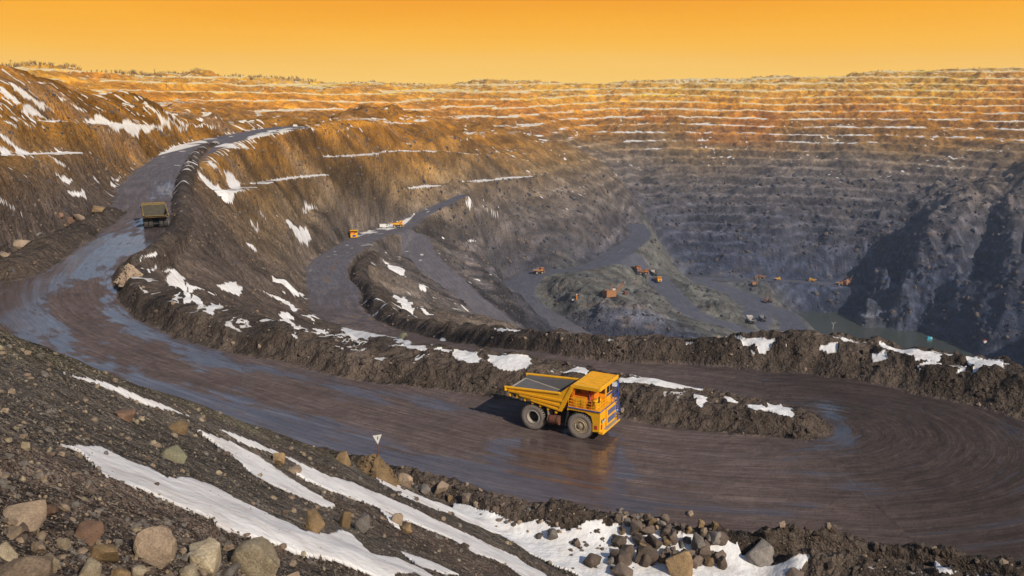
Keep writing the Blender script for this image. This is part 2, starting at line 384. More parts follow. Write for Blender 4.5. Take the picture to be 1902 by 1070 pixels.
# ------------------------------------------------------------------ rock spurs on the right wall, mounds on the pit floor
def spur(pts, seed, steep=1.0):
    """pts rows (u, v, height, half width)"""
    pl = spline([[*hit(a, b)[:3], c, d] for a, b, c, d in pts], 15)
    I, d, sd, zz, ww, ss = poly_near(np.abs(DEG) < 62, np.c_[pl[:, :3], pl[:, 4]], pl[:, 4].max() * 1.5)
    acc = np.r_[0, np.cumsum(np.hypot(np.diff(pl[:, 0]), np.diff(pl[:, 1])))]
    hh = np.interp(ss, acc, pl[:, 3]).astype(F4); w0 = float(pl[:, 4].mean())
    r = d / ww * (1 + 0.45 * gnoise(X[I] / (w0 * .8), Y[I] / (w0 * .8), seed) + 0.25 * gnoise(X[I] / (w0 * .25), Y[I] / (w0 * .25), seed + 1))
    Z[I] += hh * np.clip(1 - r, 0, 1) ** steep * (1 + 0.3 * gnoise(X[I] / (w0 * .3), Y[I] / (w0 * .3), seed + 2))
spur([(1860, 360, 16, 60), (1800, 392, 34, 66), (1745, 450, 44, 66), (1700, 500, 40, 56), (1672, 535, 16, 40)], 501, 0.9)
spur([(1880, 500, 8, 40), (1830, 545, 16, 46), (1770, 575, 20, 42), (1715, 588, 16, 34)], 505, 0.9)
spur([(1960, 330, 20, 60), (1930, 440, 26, 50), (1915, 540, 26, 44), (1905, 610, 20, 40)], 509, 0.9)  # ridge added just out of view to shade the right edge
spur([(1870, 560, 6, 30), (1850, 600, 10, 34), (1800, 612, 9, 26)], 511, 0.8)
spur([(1690, 560, 14, 26), (1640, 566, 12, 22)], 513, 0.7)
for i_, (u, v, hh, w) in enumerate(((1060, 545, 9, 30), (1105, 562, 10, 34), (1165, 575, 9, 30), (1100, 600, 11, 34), (1170, 605, 10, 30), (1225, 560, 8, 24), (1210, 598, 10, 28), (1330, 575, 9, 30), (1350, 590, 8, 24), (1445, 598, 14, 26), (1300, 545, 8, 26), (1020, 540, 9, 26), (1240, 540, 8, 22), (1500, 600, 10, 26), (1405, 540, 7, 26), (1450, 552, 8, 30))):
    spur([(u - 12, v - 3, hh, w), (u + 12, v + 4, hh, w)], 521 + i_ * 3, 0.9)
# ------------------------------------------------------------------ roads
ROADM = np.zeros_like(Z); RS = np.zeros_like(Z); RT = np.zeros_like(Z); RID = np.full(Z.shape, -1, np.int8)
bestd = np.full(Z.shape, 1e9, F4)
order = [8, 7, 6, 5, 4, 3, 2, 1, 0]
for ri in order:
    poly, sh, rid = ROADS[ri]
    sh_ = sh
    I, d, sd, zz, ww, ss = poly_near(np.abs(DEG) < 75, poly, poly[:, 3].max() + sh * 2 + 4)
    edge = 0.9 * gnoise(X[I] / 14, Y[I] / 14, 61) + 0.5 * gnoise(X[I] / 4, Y[I] / 4, 62)
    e = d - ww - edge * np.minimum(1, ww / 10)
    k = sstep(sh_ * 1.6, 0, e)
    Z[I] = Z[I] * (1 - k) + zz * k
    m = sstep(0.9, -0.9, e / max(1, sh / 6))
    upd = e / ww < bestd[I]
    ROADM[I] = np.maximum(ROADM[I], m)
    i0 = (I[0][upd], I[1][upd])
    bestd[i0] = (e / ww)[upd]; RS[i0] = ss[upd] + rid * 1000; RT[i0] = (d * sd)[upd]; RID[i0] = rid
ROADM0 = ROADM.copy()
tip = at_h(1470, 790, 36)
hx, hy = X - tip[0], (Y - tip[1]) * 1.25
hr = np.hypot(hx, hy); hang = np.arctan2(hy, hx)
hm = (ROADM > 0.02) & (hr < 62) & (hx > -2) & (np.abs(hang) < R(86))
RT[hm] = hr[hm]; RS[hm] = 7000 + hang[hm] * 26; RID[hm] = 1

# ------------------------------------------------------------------ spoil banks and berms
BERM = np.zeros_like(Z)
def berm(spec, seed, lump=0.35, flat=0.35, lw=3.5, kill=1.0):
    """spec rows: (u, v, level of the foot below the camera, height, half width)"""
    pts = []
    for u, v, h, hh, hw in spec:
        q = at_h(u, v, h - hh); pts.append([q[0], q[1], CAM_H - h, hw, hh])
    pl = spline(pts, 3)
    I, d, sd, zz, ww, ss = poly_near(np.abs(DEG) < 60, pl[:, :4], pl[:, 3].max() + 3)
    # height along the line
    acc = np.r_[0, np.cumsum(np.hypot(np.diff(pl[:, 0]), np.diff(pl[:, 1])))]
    hh = np.interp(ss, acc, pl[:, 4]).astype(F4)
    x, y = X[I], Y[I]
    big = gnoise(x / (lw * 3), y / (lw * 3), seed); sm = fbm(x, y, lw, 4, seed + 3, 0.55, spacing[I])
    r = d / ww + 0.16 * big + 0.07 * gnoise(x / 2.2, y / 2.2, seed + 8)
    prof = sstep(1.0, flat, r)
    top = zz + hh * prof * (1 + lump * big + 0.5 * lump * sm) + prof * 0.25 * fbm(x, y, 1.6, 3, seed + 5, 0.55, spacing[I], ridged=True)
    k = sstep(1.08, 0.8, r)
    Z[I] = np.where(prof > 0.001, np.maximum(Z[I] * (1 - k) + zz * k, top) * k + Z[I] * (1 - k), Z[I])
    ROADM[I] *= 1 - kill * sstep(1.06, 0.97, r)
    BERM[I] = np.maximum(BERM[I], sstep(1.02, 0.9, r))
# snowy spoil bank between the main road and the lower road
berm([(238, 494, 34.9, 1.6, 3.2), (262, 512, 35, 2.4, 4.2), (300, 540, 35.2, 2.3, 5.5), (360, 566, 35.5, 2.3, 6.2), (450, 595, 35.7, 2.2, 6.5), (560, 619, 35.9, 2.1, 6.5), (680, 643, 36, 2.2, 6.6), (800, 656, 36, 2.3, 6.6), (900, 668, 36, 2.1, 6.7),
      (1000, 684, 36, 2.0, 6.8), (1100, 702, 36, 1.9, 6.8), (1200, 720, 36, 1.7, 6.6), (1300, 738, 36, 1.5, 6.2), (1400, 758, 36, 1.3, 5.4), (1475, 776, 36, 0.9, 4.4)], 101, 0.36, 0.42)
# berm on the pit side of the lower road
berm([(842, 598, 49, 2.6, 4.4), (900, 609, 45.5, 2.6, 4.4), (960, 616, 42, 2.4, 4.2), (1050, 620, 39.5, 2.2, 4), (1150, 627, 38, 2.0, 3.8), (1250, 631, 37.3, 1.9, 3.8), (1350, 634, 36.8, 2.0, 4.0), (1430, 629, 36.5, 2.6, 5.2), (1510, 630, 36.3, 2.8, 5.6),
      (1580, 635, 36.2, 2.9, 6.2), (1650, 642, 36.1, 3.0, 7), (1740, 659, 36, 3.0, 7.4), (1830, 677, 36, 3.0, 7.4), (1902, 695, 36, 3.0, 7.4), (2050, 728, 36, 3, 7)], 131, 0.42, 0.30)
# bank at the foot of the spur, along the lower road
berm([(694, 466, 96, 1.6, 4), (668, 488, 88, 2.4, 4.5), (668, 511, 82, 3.0, 5), (692, 531, 76, 3.0, 5), (697, 553, 70, 3.0, 5), (724, 574, 65, 2.8, 5), (774, 592, 57, 2.5, 4.6), (842, 599, 49, 2.4, 4.4)], 141, 0.5, 0.1)
# low windrows at the edges of the main road
berm([(400, 262, 27.6, .8, 2.4), (372, 272, 28, 1.4, 3), (352, 300, 29.8, 1.6, 3), (340, 338, 32, 1.7, 3), (338, 378, 33, 1.7, 3), (330, 410, 34, 1.7, 3), (295, 448, 34.4, 1.7, 3), (250, 474, 34.8, 1.7, 3)], 151, 0.4, 0.1)
berm([(205, 384, 33.4, 1.6, 4), (150, 412, 34, 2.2, 5), (80, 446, 34.6, 2.6, 6), (10, 486, 35, 2.6, 6)], 161, 0.45, 0.2)
# broken berm of gravel at the near edge of the main road
berm([(600, 838, 36, 0.9, 2), (690, 862, 36, 1.1, 2.2), (780, 884, 36, 1.0, 2.0), (850, 902, 36, 0.8, 1.8), (915, 925, 36, 1.3, 2.2), (985, 938, 36, 1.4, 2.3), (1060, 950, 36, 1.5, 2.4), (1140, 962, 36, 1.2, 2.2), (1210, 978, 36, 1.2, 2.2), (1300, 990, 36, 1.2, 2.2),
      (1390, 1002, 36, 0.9, 2.2), (1480, 1000, 36, 1.9, 3), (1560, 1004, 36, 1.6, 3), (1650, 1018, 36, 1.5, 3), (1760, 1034, 36, 1.4, 3), (1902, 1054, 36, 1.3, 3), (2100, 1085, 36, 1.3, 3)], 171, 0.4, 0.15, 2.6)
# dark lumps below it in the corner of the view
berm([(1500, 1035, 36, 1.5, 3), (1620, 1052, 36, 1.6, 3.4), (1760, 1070, 36, 1.7, 3.4), (1900, 1095, 36, 1.7, 3.4)], 181, 0.5, 0.1, 2.2, 1)

# ------------------------------------------------------------------ slope we stand on
FA, FB = np.array([-23.4, 35.8]), np.array([-12.0, 80.0])
fn = np.array([-(FB - FA)[1], (FB - FA)[0]]); fn /= np.linalg.norm(fn)
near = (DD < 150)
def fg_h(x, y):
    q = (x - FA[0]) * fn[0] + (y - FA[1]) * fn[1]
    h = 5.5 + 0.56 * x + 0.465 * y
    h = np.maximum(h, 1.9 + 0.02 * np.hypot(x, y))
    q = q + 1.2
    return h + 1.05 * (0.5 * (q + np.sqrt(q * q + 2.0)) - 0.0), q
I = sub(near)
x, y = X[I], Y[I]
fh, fq = fg_h(x, y)
# along-slope coordinates: a down the fall line, c across it
FD = np.array([0.56, 0.465]) / math.hypot(0.56, 0.465)
fa = x * FD[0] + y * FD[1]; fc = -x * FD[1] + y * FD[0]
wob = gnoise(fa / 26, fc / 9, 71)
rill = fbm(fa * 0.10, fc, 3.2, 3, 72, 0.55) * 0.30 + gnoise(fa / 40, fc / 7.0 + wob * 0.4, 75) * 0.55
rill *= sstep(4, 14, DD[I])
fz = CAM_H - fh + rill + 0.10 * fbm(x, y, 1.1, 4, 76, 0.6, spacing[I]) + 0.05 * fbm(x, y, 0.35, 3, 77, 0.7, spacing[I], ridged=True)
zb = Z[I]
kk = 0.5
dz = fz - zb
zn = zb + 0.5 * (dz + np.sqrt(dz * dz + kk * kk)) - kk * 0.12 * np.exp(-dz * dz)
Z[I] = np.where(dz > -4, zn, zb)
FGM = np.zeros_like(Z); FGM[I] = sstep(-0.1, 0.35, dz)
ROADM *= 1 - FGM
BERM *= 1 - FGM
# small relief off the roads, ruts on them
I = sub((DD < 330) & (np.abs(DEG) < 60))
off = (1 - ROADM[I]) * (1 - FGM[I])
Z[I] += off * (0.22 * fbm(X[I], Y[I], 3.0, 4, 81, 0.55, spacing[I]) + 0.14 * fbm(X[I], Y[I], 1.2, 3, 85, 0.6, spacing[I], ridged=True) * sstep(200, 60, DD[I]))
on = ROADM[I]
rut = fbm(RS[I] / 40.0, RT[I], 2.4, 3, 91, 0.6) * 0.05 + 0.05 * gnoise(X[I] / 9, Y[I] / 9, 95)
Z[I] += on * rut * sstep(300, 120, DD[I])
# ------------------------------------------------------------------ slope, ground colour, snow and wetness per point
def grads(Z):
    dr = np.gradient(Z, axis=0) / np.gradient(RD)[:, None]
    da = np.gradient(Z, axis=1) / (np.gradient(AZ)[None, :] * RD[:, None])
    return dr, da
gr, ga = grads(Z)
SLOPE = np.hypot(gr, ga)
h = CAM_H - Z
dip = h - 0.042 * Y                        # tilted level that orders the painted rock tones from rim to pit
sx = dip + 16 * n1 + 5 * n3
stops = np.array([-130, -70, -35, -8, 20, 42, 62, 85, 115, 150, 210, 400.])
cols = np.array([(.64, .37, .060), (.66, .33, .030), (.58, .235, .016), (.36, .155, .015), (.25, .128, .030), (.195, .125, .058), (.155, .115, .080), (.128, .104, .088), (.094, .082, .082), (.068, .066, .080), (.044, .051, .080), (.038, .046, .080)])  # clay and rock tones, with amber rim glow and blue pit haze painted in
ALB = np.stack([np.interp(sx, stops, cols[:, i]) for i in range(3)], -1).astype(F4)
# paler and darker beds, rusty seams near the top
bed = gnoise(sx / 9.0, X / 900 + Y / 900, 201); XZ = X + 0.7 * Z; YZ = Y + 1.5 * Z
rock = fbm(XZ, YZ, 48, 4, 205, 0.6, spacing)
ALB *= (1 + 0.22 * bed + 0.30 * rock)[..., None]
rust = sstep(0.25, 0.6, gnoise(X / 150, Y / 150, 211) + 0.5 * gnoise(sx / 12, X / 500, 212)) * sstep(60, -10, sx) * sstep(400, 700, DD)
ALB = ALB * (1 - rust[..., None] * 0.45) + np.array([.50, .16, .014], F4) * rust[..., None] * 0.45
floor = sstep(165, 195, hdep) * sstep(720, 800, DD) * sstep(1330, 1230, DD) * sstep(26, 20, DEG) * sstep(-3, 2, DEG)
ALB = ALB * (1 - 0.8 * floor[..., None]) + (np.array([.155, .148, .124], F4) * (1 + 0.25 * rock)[..., None]) * 0.8 * floor[..., None]
# dark outcrops and pale scree on the hillsides
mid = sstep(180, 300, DD) * (1 - 0.6 * wfar)
oc = sstep(0.12, 0.42, gnoise(XZ / 55, YZ / 38, 261) + 0.6 * fbm(XZ, YZ, 20, 4, 262, 0.6, spacing))
sc2 = sstep(0.15, 0.6, gnoise(XZ / 80, YZ / 26, 266) + 0.6 * fbm(XZ, YZ, 14, 3, 267, 0.6, spacing))
ALB *= (1 - 0.45 * oc * mid)[..., None]
ALB = ALB * (1 - 0.45 * (sc2 * mid * (1 - oc))[..., None]) + np.array([.205, .155, .115], F4) * 0.45 * (sc2 * mid * (1 - oc))[..., None]
ALB *= (1 + 0.05 * mid)[..., None]
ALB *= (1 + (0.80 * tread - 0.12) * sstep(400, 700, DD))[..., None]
grit = fbm(XZ, YZ, 9, 3, 271, 0.7, spacing)
ALB *= (1 + 0.30 * grit * mid)[..., None]
# grey-brown ground near the road
nearw = sstep(420, 250, DD) * sstep(12, 30, h - 0.0 * DD) 
brown = np.array([.105, .078, .062], F4)
ALB = ALB * (1 - nearw[..., None]) + (brown * (1 + 0.35 * fbm(XZ, YZ, 11, 4, 221, 0.6, spacing))[..., None]) * nearw[..., None]
# dark soil of the berms
soil = np.array([.070, .052, .040], F4)
lo = np.clip(0.5 + 0.8 * gnoise(X / 9, Y / 9, 231), 0, 1)
bc = soil * (0.75 + 0.7 * lo)[..., None]
ALB = ALB * (1 - BERM[..., None]) + bc * BERM[..., None]
# gravel of the slope below us
gcol = np.array([.095, .080, .066], F4)
ALB = ALB * (1 - FGM[..., None]) + gcol * FGM[..., None]
I = sub(near)
gn = np.zeros_like(Z); gn[I] = fbm(X[I], Y[I], 6, 4, 241, 0.6)
moss = np.zeros_like(Z); moss[I] = sstep(-6.5, -2.5, fq + 1.2 * gnoise(x / 5, y / 5, 243)) * FGM[I]
ALB = ALB * (1 - 0.7 * moss[..., None]) + np.array([.090, .078, .045], F4) * 0.7 * moss[..., None]
ALB *= np.where(FGM > 0.5, 1 + 0.35 * gn, 1)[..., None]
redd = np.zeros_like(Z); redd[I] = FGM[I] * sstep(0.0, 0.5, gnoise(fa / 30, fc / 5, 247) + sstep(20, 10, DD[I]) * 0.6)
ALB = ALB * (1 - 0.5 * redd[..., None]) + np.array([.085, .052, .040], F4) * 0.5 * redd[..., None]
# road mud
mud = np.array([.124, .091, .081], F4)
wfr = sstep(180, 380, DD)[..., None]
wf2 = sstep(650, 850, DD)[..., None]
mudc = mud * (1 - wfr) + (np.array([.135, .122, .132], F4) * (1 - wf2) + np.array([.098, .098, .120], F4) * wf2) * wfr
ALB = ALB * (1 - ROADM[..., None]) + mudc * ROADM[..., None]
darkm = sstep(18, 40, X) * sstep(150, 120, DD) * ROADM  # vignette painted into the mud colour towards the right
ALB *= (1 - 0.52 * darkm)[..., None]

# ---- snow
SNOW = np.zeros_like(Z)
flat = sstep(0.62, 0.30, SLOPE)
upper = sstep(95, -30, dip)
sn = gnoise(X / 70, Y / 70, 301) + 0.7 * gnoise(X / 18, Y / 18, 303)
far_sn = sstep(0.15, 0.5, sn * 0.6 + 1.1 * upper - 0.42) * np.clip(tread * 1.6, 0, 1) * sstep(0.05, 0.16, rr) * flat * sstep(420, 600, DD)
plate = sstep(-30, -70, dip) * sstep(0.0, 0.4, sn + 0.30 + 0.8 * gnoise(X / 7, Y / 7, 305)) * sstep(0.5, .2, SLOPE) * sstep(900, 1200, DD)
SNOW = np.maximum(SNOW, np.maximum(far_sn, plate))
bits = sstep(0.55, 0.85, gnoise(X / 6, Y / 6, 311) + 0.5 * gnoise(X / 55, Y / 55, 313)) * sstep(300, 420, DD) * sstep(150, 60, dip) * 0.9
SNOW = np.maximum(SNOW, bits * sstep(1.2, 0.5, SLOPE))
# snow lying on the cut benches, broken along their length
SNOW = np.maximum(SNOW, sstep(0.8, 0.95, BM) * sstep(0.75, 0.45, SLOPE) * sstep(-0.3, 0.05, gnoise(X / 40, Y / 40, 321) + 0.5 * gnoise(X / 9, Y / 9, 322)))
# streaks of snow down the gullies of the hillsides on the left
gx = np.sin(AZG) * gr + np.cos(AZG) * ga; gy = np.cos(AZG) * gr - np.sin(AZG) * ga
def streaks(mask_fn, fall, wid, lng, seed, thr):
    I = sub(mask_fn)
    f = np.array(fall) / np.linalg.norm(fall)
    a = X[I] * f[0] + Y[I] * f[1]; c = -X[I] * f[1] + Y[I] * f[0]
    n = gnoise(a / lng, c / wid + 0.35 * gnoise(a / 25, c / 25, seed + 5), seed) + 0.45 * gnoise(a / lng * 1.7, c / wid * 2.3, seed + 2) + 0.25 * gnoise(a / 60, c / 60, seed + 3)
    s = sstep(thr, thr + 0.16, n)
    SNOW[I] = np.maximum(SNOW[I], s * (1 - ROADM[I]) * sstep(1.6, 1.1, SLOPE[I]))
def uv_of(x, y, z):
    f = y * CP - (z - CAM_H) * SP
    f = np.where(f < 0.1, 0.1, f)
    return 951 + FPX * x / f, 535 - FPX * (y * SP + (z - CAM_H) * CP) / f
def world_poly(pts, lev):
    """outline of a patch on the ground, world x, y"""
    return np.array([lev(u, v)[:2] for u, v in pts])
def in_poly(px, py, P):
    c = np.zeros(px.shape, bool); n = len(P)
    for i in range(n):
        x1, y1 = P[i]; x2, y2 = P[(i + 1) % n]
        if y1 == y2: continue
        c ^= ((y1 > py) != (y2 > py)) & (px < (x2 - x1) * (py - y1) / (y2 - y1) + x1)
    return c
def patch(P, mask, wob=0.5, wl=2.0, seed=0):
    I = np.nonzero(mask & (X > P[:, 0].min() - 3) & (X < P[:, 0].max() + 3) & (Y > P[:, 1].min() - 3) & (Y < P[:, 1].max() + 3))
    x, y = X[I], Y[I]
    jx = wob * (gnoise(x / wl, y / wl, seed) + 0.5 * gnoise(x / wl * 3, y / wl * 3, seed + 1)); jy = wob * (gnoise(x / wl, y / wl, seed + 2) + 0.5 * gnoise(x / wl * 3, y / wl * 3, seed + 3))
    return I, in_poly(x + jx, y + jy, P)

streaks((DEG < -13) & (DEG > -33) & (DD > 225) & (DD < 620) & (dip < 22) & (FGM < .5), (1, .2), 1.6, 46, 331, 0.45)
streaks((DEG > -18) & (DEG < -5) & (DD > 330) & (DD < 780) & (dip > 2) & (dip < 40), (1, .05), 1.6, 34, 341, 0.38)
streaks((DEG > -17) & (DEG < 6) & (DD > 230) & (DD < 1150) & (dip > 25) & (dip < 110), (1, -.1), 3.4, 16, 351, 0.72)
# patches of snow, traced on the ground they lie on: (origin, scale, outlines)
def patches(ox, oy, sc, polys, dmin=3.0, wob=0.0035, foot=None, seed=0):
    for n_, p in enumerate(polys):
        P = np.array([hit(ox + a / sc, oy + b / sc, dmin)[:2] for a, b in p]); c = P.mean(0); d = math.hypot(*c)
        md = np.median(np.hypot(P[:, 0], P[:, 1])); r = np.hypot(P[:, 0], P[:, 1])
        ok = (r > md * 0.62) & (r < md * 1.6); P = P[ok]
        if len(P) < 3: continue
        I, inn = patch(P, DD > dmin, wob * d, 0.035 * d, seed + 7 * n_)
        i0 = (I[0][inn], I[1][inn]); SNOW[i0] = np.maximum(SNOW[i0], 1 - 0.9 * ROADM[i0])
patches(0, 0, 1, [
 [(100,830),(141,833),(187,838),(219,850),(252,866),(278,871),(313,890),(353,896),(394,908),(434,929),(480,949),(534,975),(561,989),(594,997),(632,985),(653,994),(670,1013),(689,1032),(737,1040),(786,1059),(815,1080),(715,1080),(670,1062),(632,1051),(594,1041),(559,1039),(521,1018),(480,1009),(442,997),(404,982),(396,969),(366,956),(328,941),(278,919),(227,897),(192,881),(167,861),(144,843)],
 [(119,696),(164,704),(217,719),(257,733),(315,757),(350,772),(313,762),(285,755),(247,745),(214,730),(187,720),(151,707)],
 [(363,802),(394,810),(429,822),(480,852),(504,869),(534,888),(575,910),(624,943),(612,944),(575,932),(534,915),(496,896),(480,888),(450,864),(400,830)],
 [(406,797),(442,810),(480,824),(507,836),(526,845),(561,861),(610,884),(656,899),(686,913),(724,926),(765,943),(805,964),(846,982),(914,1018),(960,1035),(1010,1065),(1030,1085),(985,1085),(941,1050),(873,1024),(832,1001),(751,970),(705,945),(656,930),(615,915),(575,899),(548,883),(560,873),(530,850),(505,842),(480,832),(440,818)],
 [(686,878),(716,888),(737,905),(773,920),(805,932),(846,940),(900,948),(916,957),(957,977),(1007,966),(1026,983),(1051,991),(1077,977),(1102,966),(1133,977),(1168,970),(1240,985),(1320,1000),(1373,1013),(1380,1040),(1415,1056),(1450,1045),(1470,1035),(1500,1028),(1505,1036),(1485,1060),(1480,1085),(1100,1085),(1060,1065),(979,1026),(927,993),(865,970),(819,951),(773,932),(740,918),(705,895)],
 [(705,947),(735,965),(747,990),(725,972)], [(740,1022),(778,1036),(815,1050),(850,1068),(820,1068),(786,1055),(757,1037)],
 [(1735,1048),(1765,1052),(1775,1066),(1745,1062)], [(1005,985),(1035,1000),(1020,1003)]], 3.0, 0.0035)
patches(480, 560, 3.9625, [
 [(165,100),(230,82),(250,125),(300,165),(415,148),(390,190),(270,195),(215,160)], [(410,195),(505,200),(515,245),(425,250)],
 [(610,190),(700,180),(760,205),(860,210),(950,228),(1040,255),(1110,290),(1200,305),(1290,268),(1390,280),(1300,312),(1240,340),(1165,340),(1080,310),(1030,285),(960,258),(820,255),(700,275),(640,270)],
 [(1310,362),(1370,342),(1400,374)], [(1440,392),(1540,340),(1600,370),(1660,430),(1560,445)], [(1690,400),(1800,390),(1905,385),(2000,395),(1980,470),(1900,490),(1790,495),(1695,440)], [(240,230),(295,225),(290,255),(250,255)], [(320,100),(480,135),(400,135)]], 60, 0.006, seed=500)
patches(0, 0, 1, [[(1036,690),(1075,679),(1112,683),(1090,697)],[(1148,700),(1190,704),(1240,701),(1284,711),(1304,722),(1260,723),(1200,713),(1160,711)],[(1288,734),(1322,744),(1312,751),(1290,743)],[(1004,657),(1030,660),(1020,665)],
 [(1425,746),(1449,751),(1476,761),(1466,774),(1436,767),(1421,758)],[(1386,754),(1411,754),(1424,761),(1400,762)],[(1296,738),(1322,750),(1305,753)],[(1345,738),(1365,741),(1372,750),(1352,747)]], 60, 0.006, seed=600)
patches(0, 340, 3.567, [[(1085,650),(1140,575),(1235,628),(1175,692),(1108,682)],[(1235,655),(1355,708),(1280,702),(1245,800),(1195,812),(1255,722)],[(1285,738),(1372,768),(1325,818),(1275,802)],[(1365,852),(1450,788),(1465,810),(1400,868)],[(945,507),(1020,438),(1032,470),(980,502)],
 [(925,568),(1020,512),(1032,532),(950,573)],[(1055,562),(1140,543),(1152,562),(1080,578)],[(1135,742),(1185,718),(1160,795)],[(1575,906),(1642,898),(1612,922)],[(1440,685),(1500,658),(1615,688),(1585,752),(1520,720)],[(1365,722),(1420,730),(1400,740)]], 60, 0.005, seed=700)
patches(1300, 600, 3.16, [[(75,78),(200,66),(330,76),(465,70),(405,105),(330,145),(280,112),(200,108)],[(700,115),(855,108),(805,152),(715,147)],[(815,88),(915,93),(880,108)],
 [(1065,100),(1170,92),(1300,147),(1440,157),(1600,186),(1750,210),(1895,248),(1780,268),(1640,282),(1590,218),(1470,183),(1400,183),(1390,222),(1440,242),(1310,268),(1288,240),(1350,217),(1270,188),(1110,152)],
 [(1025,192),(1110,162),(1124,212),(1040,228)],[(475,167),(600,143),(520,172)],[(1495,292),(1550,258),(1545,286)],[(545,82),(590,80),(570,98)],[(280,160),(320,160),(300,175)]], 60, 0.006, seed=800)
patches(940, 380, 3.9625, [[(-10,905),(50,895),(105,930),(60,912),(0,915)],[(230,950),(320,932),(440,950),(320,945)],[(700,970),(780,975),(850,1005),(760,990)],[(1160,995),(1225,970),(1200,1005)],[(1310,1005),(1390,1010),(1340,1016)]], 60, 0.004, seed=850)
patches(334, 186, 2.215, [[(440,500),(520,520),(535,560),(500,600),(460,540)],[(80,310),(160,350),(240,380),(180,390),(110,350)],[(280,485),(330,520),(300,515)],[(270,585),(325,630),(290,615)],[(840,655),(930,700),(930,730),(860,690)],[(870,808),(930,808),(962,850),(952,882),(900,830)],
 [(380,722),(515,800),(430,765)],[(340,783),(450,828),(500,860),(470,872),(400,820)],[(155,765),(240,755),(250,800),(200,790)],[(200,290),(250,340),(245,375),(190,330)],[(985,765),(1030,775),(1020,790),(990,778)],[(1300,935),(1350,930),(1400,950),(1330,948)],
 [(500,455),(570,435),(520,430)],[(970,850),(1050,885),(1020,885)],[(1180,575),(1215,568),(1200,585)],[(1180,445),(1220,450),(1200,460)],[(1250,452),(1320,443),(1300,452)],[(330,460),(350,470),(335,480)]], 120, 0.003, seed=900)
patches(0, 100, 3.0, [[(0,175),(60,228),(200,318),(300,366),(220,357),(100,284),(0,217)],[(45,152),(90,183),(200,258),(295,316),(240,312),(150,252),(80,202)],[(290,213),(400,278),(485,332),(440,317),(350,267)],[(485,372),(540,352),(600,368),(740,383),(900,390),(1110,398),(1240,406),(1100,408),(860,406),(600,400),(500,388)],
 [(795,293),(830,298),(945,387),(900,394)],[(912,318),(940,328),(1045,392),(1000,394)],[(0,443),(60,488),(130,538),(205,554),(150,568),(90,534),(20,482)],[(0,523),(60,543),(122,571),(0,568)],[(292,578),(340,616),(405,662),(370,654),(310,608)],[(308,668),(350,688),(404,694),(392,728),(350,712)],[(0,838),(60,838),(112,854),(20,868)],
 [(380,773),(480,768),(470,788),(400,792)],[(608,668),(704,678),(620,688)],[(500,653),(564,722),(540,712)],[(690,403),(793,452),(740,442)],[(1130,323),(1204,323),(1190,336),(1140,347)],[(1118,683),(1180,712),(1325,776),(1200,773),(1138,712)],[(1178,753),(1273,792),(1200,778)],[(1158,613),(1233,662),(1200,652)],
 [(1250,650),(1300,700),(1340,760),(1280,730)],[(20,375),(110,415),(60,405)],[(110,315),(190,355),(150,345)],[(120,370),(180,420),(150,405)],[(550,405),(640,440),(600,430)],[(620,715),(680,735),(620,740)],[(830,860),(870,870),(850,880)]], 120, 0.003, seed=1000)

# more old snow left on the flat tops of the banks
I = sub((BERM > .5) & (DD < 165))
SNOW[I] = np.maximum(SNOW[I], sstep(0.45, 0.25, SLOPE[I]) * sstep(0.22, 0.34, gnoise(X[I] / 6, Y[I] / 4, 391) + 0.5 * gnoise(X[I] / 2, Y[I] / 2, 392)) * sstep(1.4, 2.0, Z[I]) * sstep(-75, -50, Y[I] * 0 - 60))
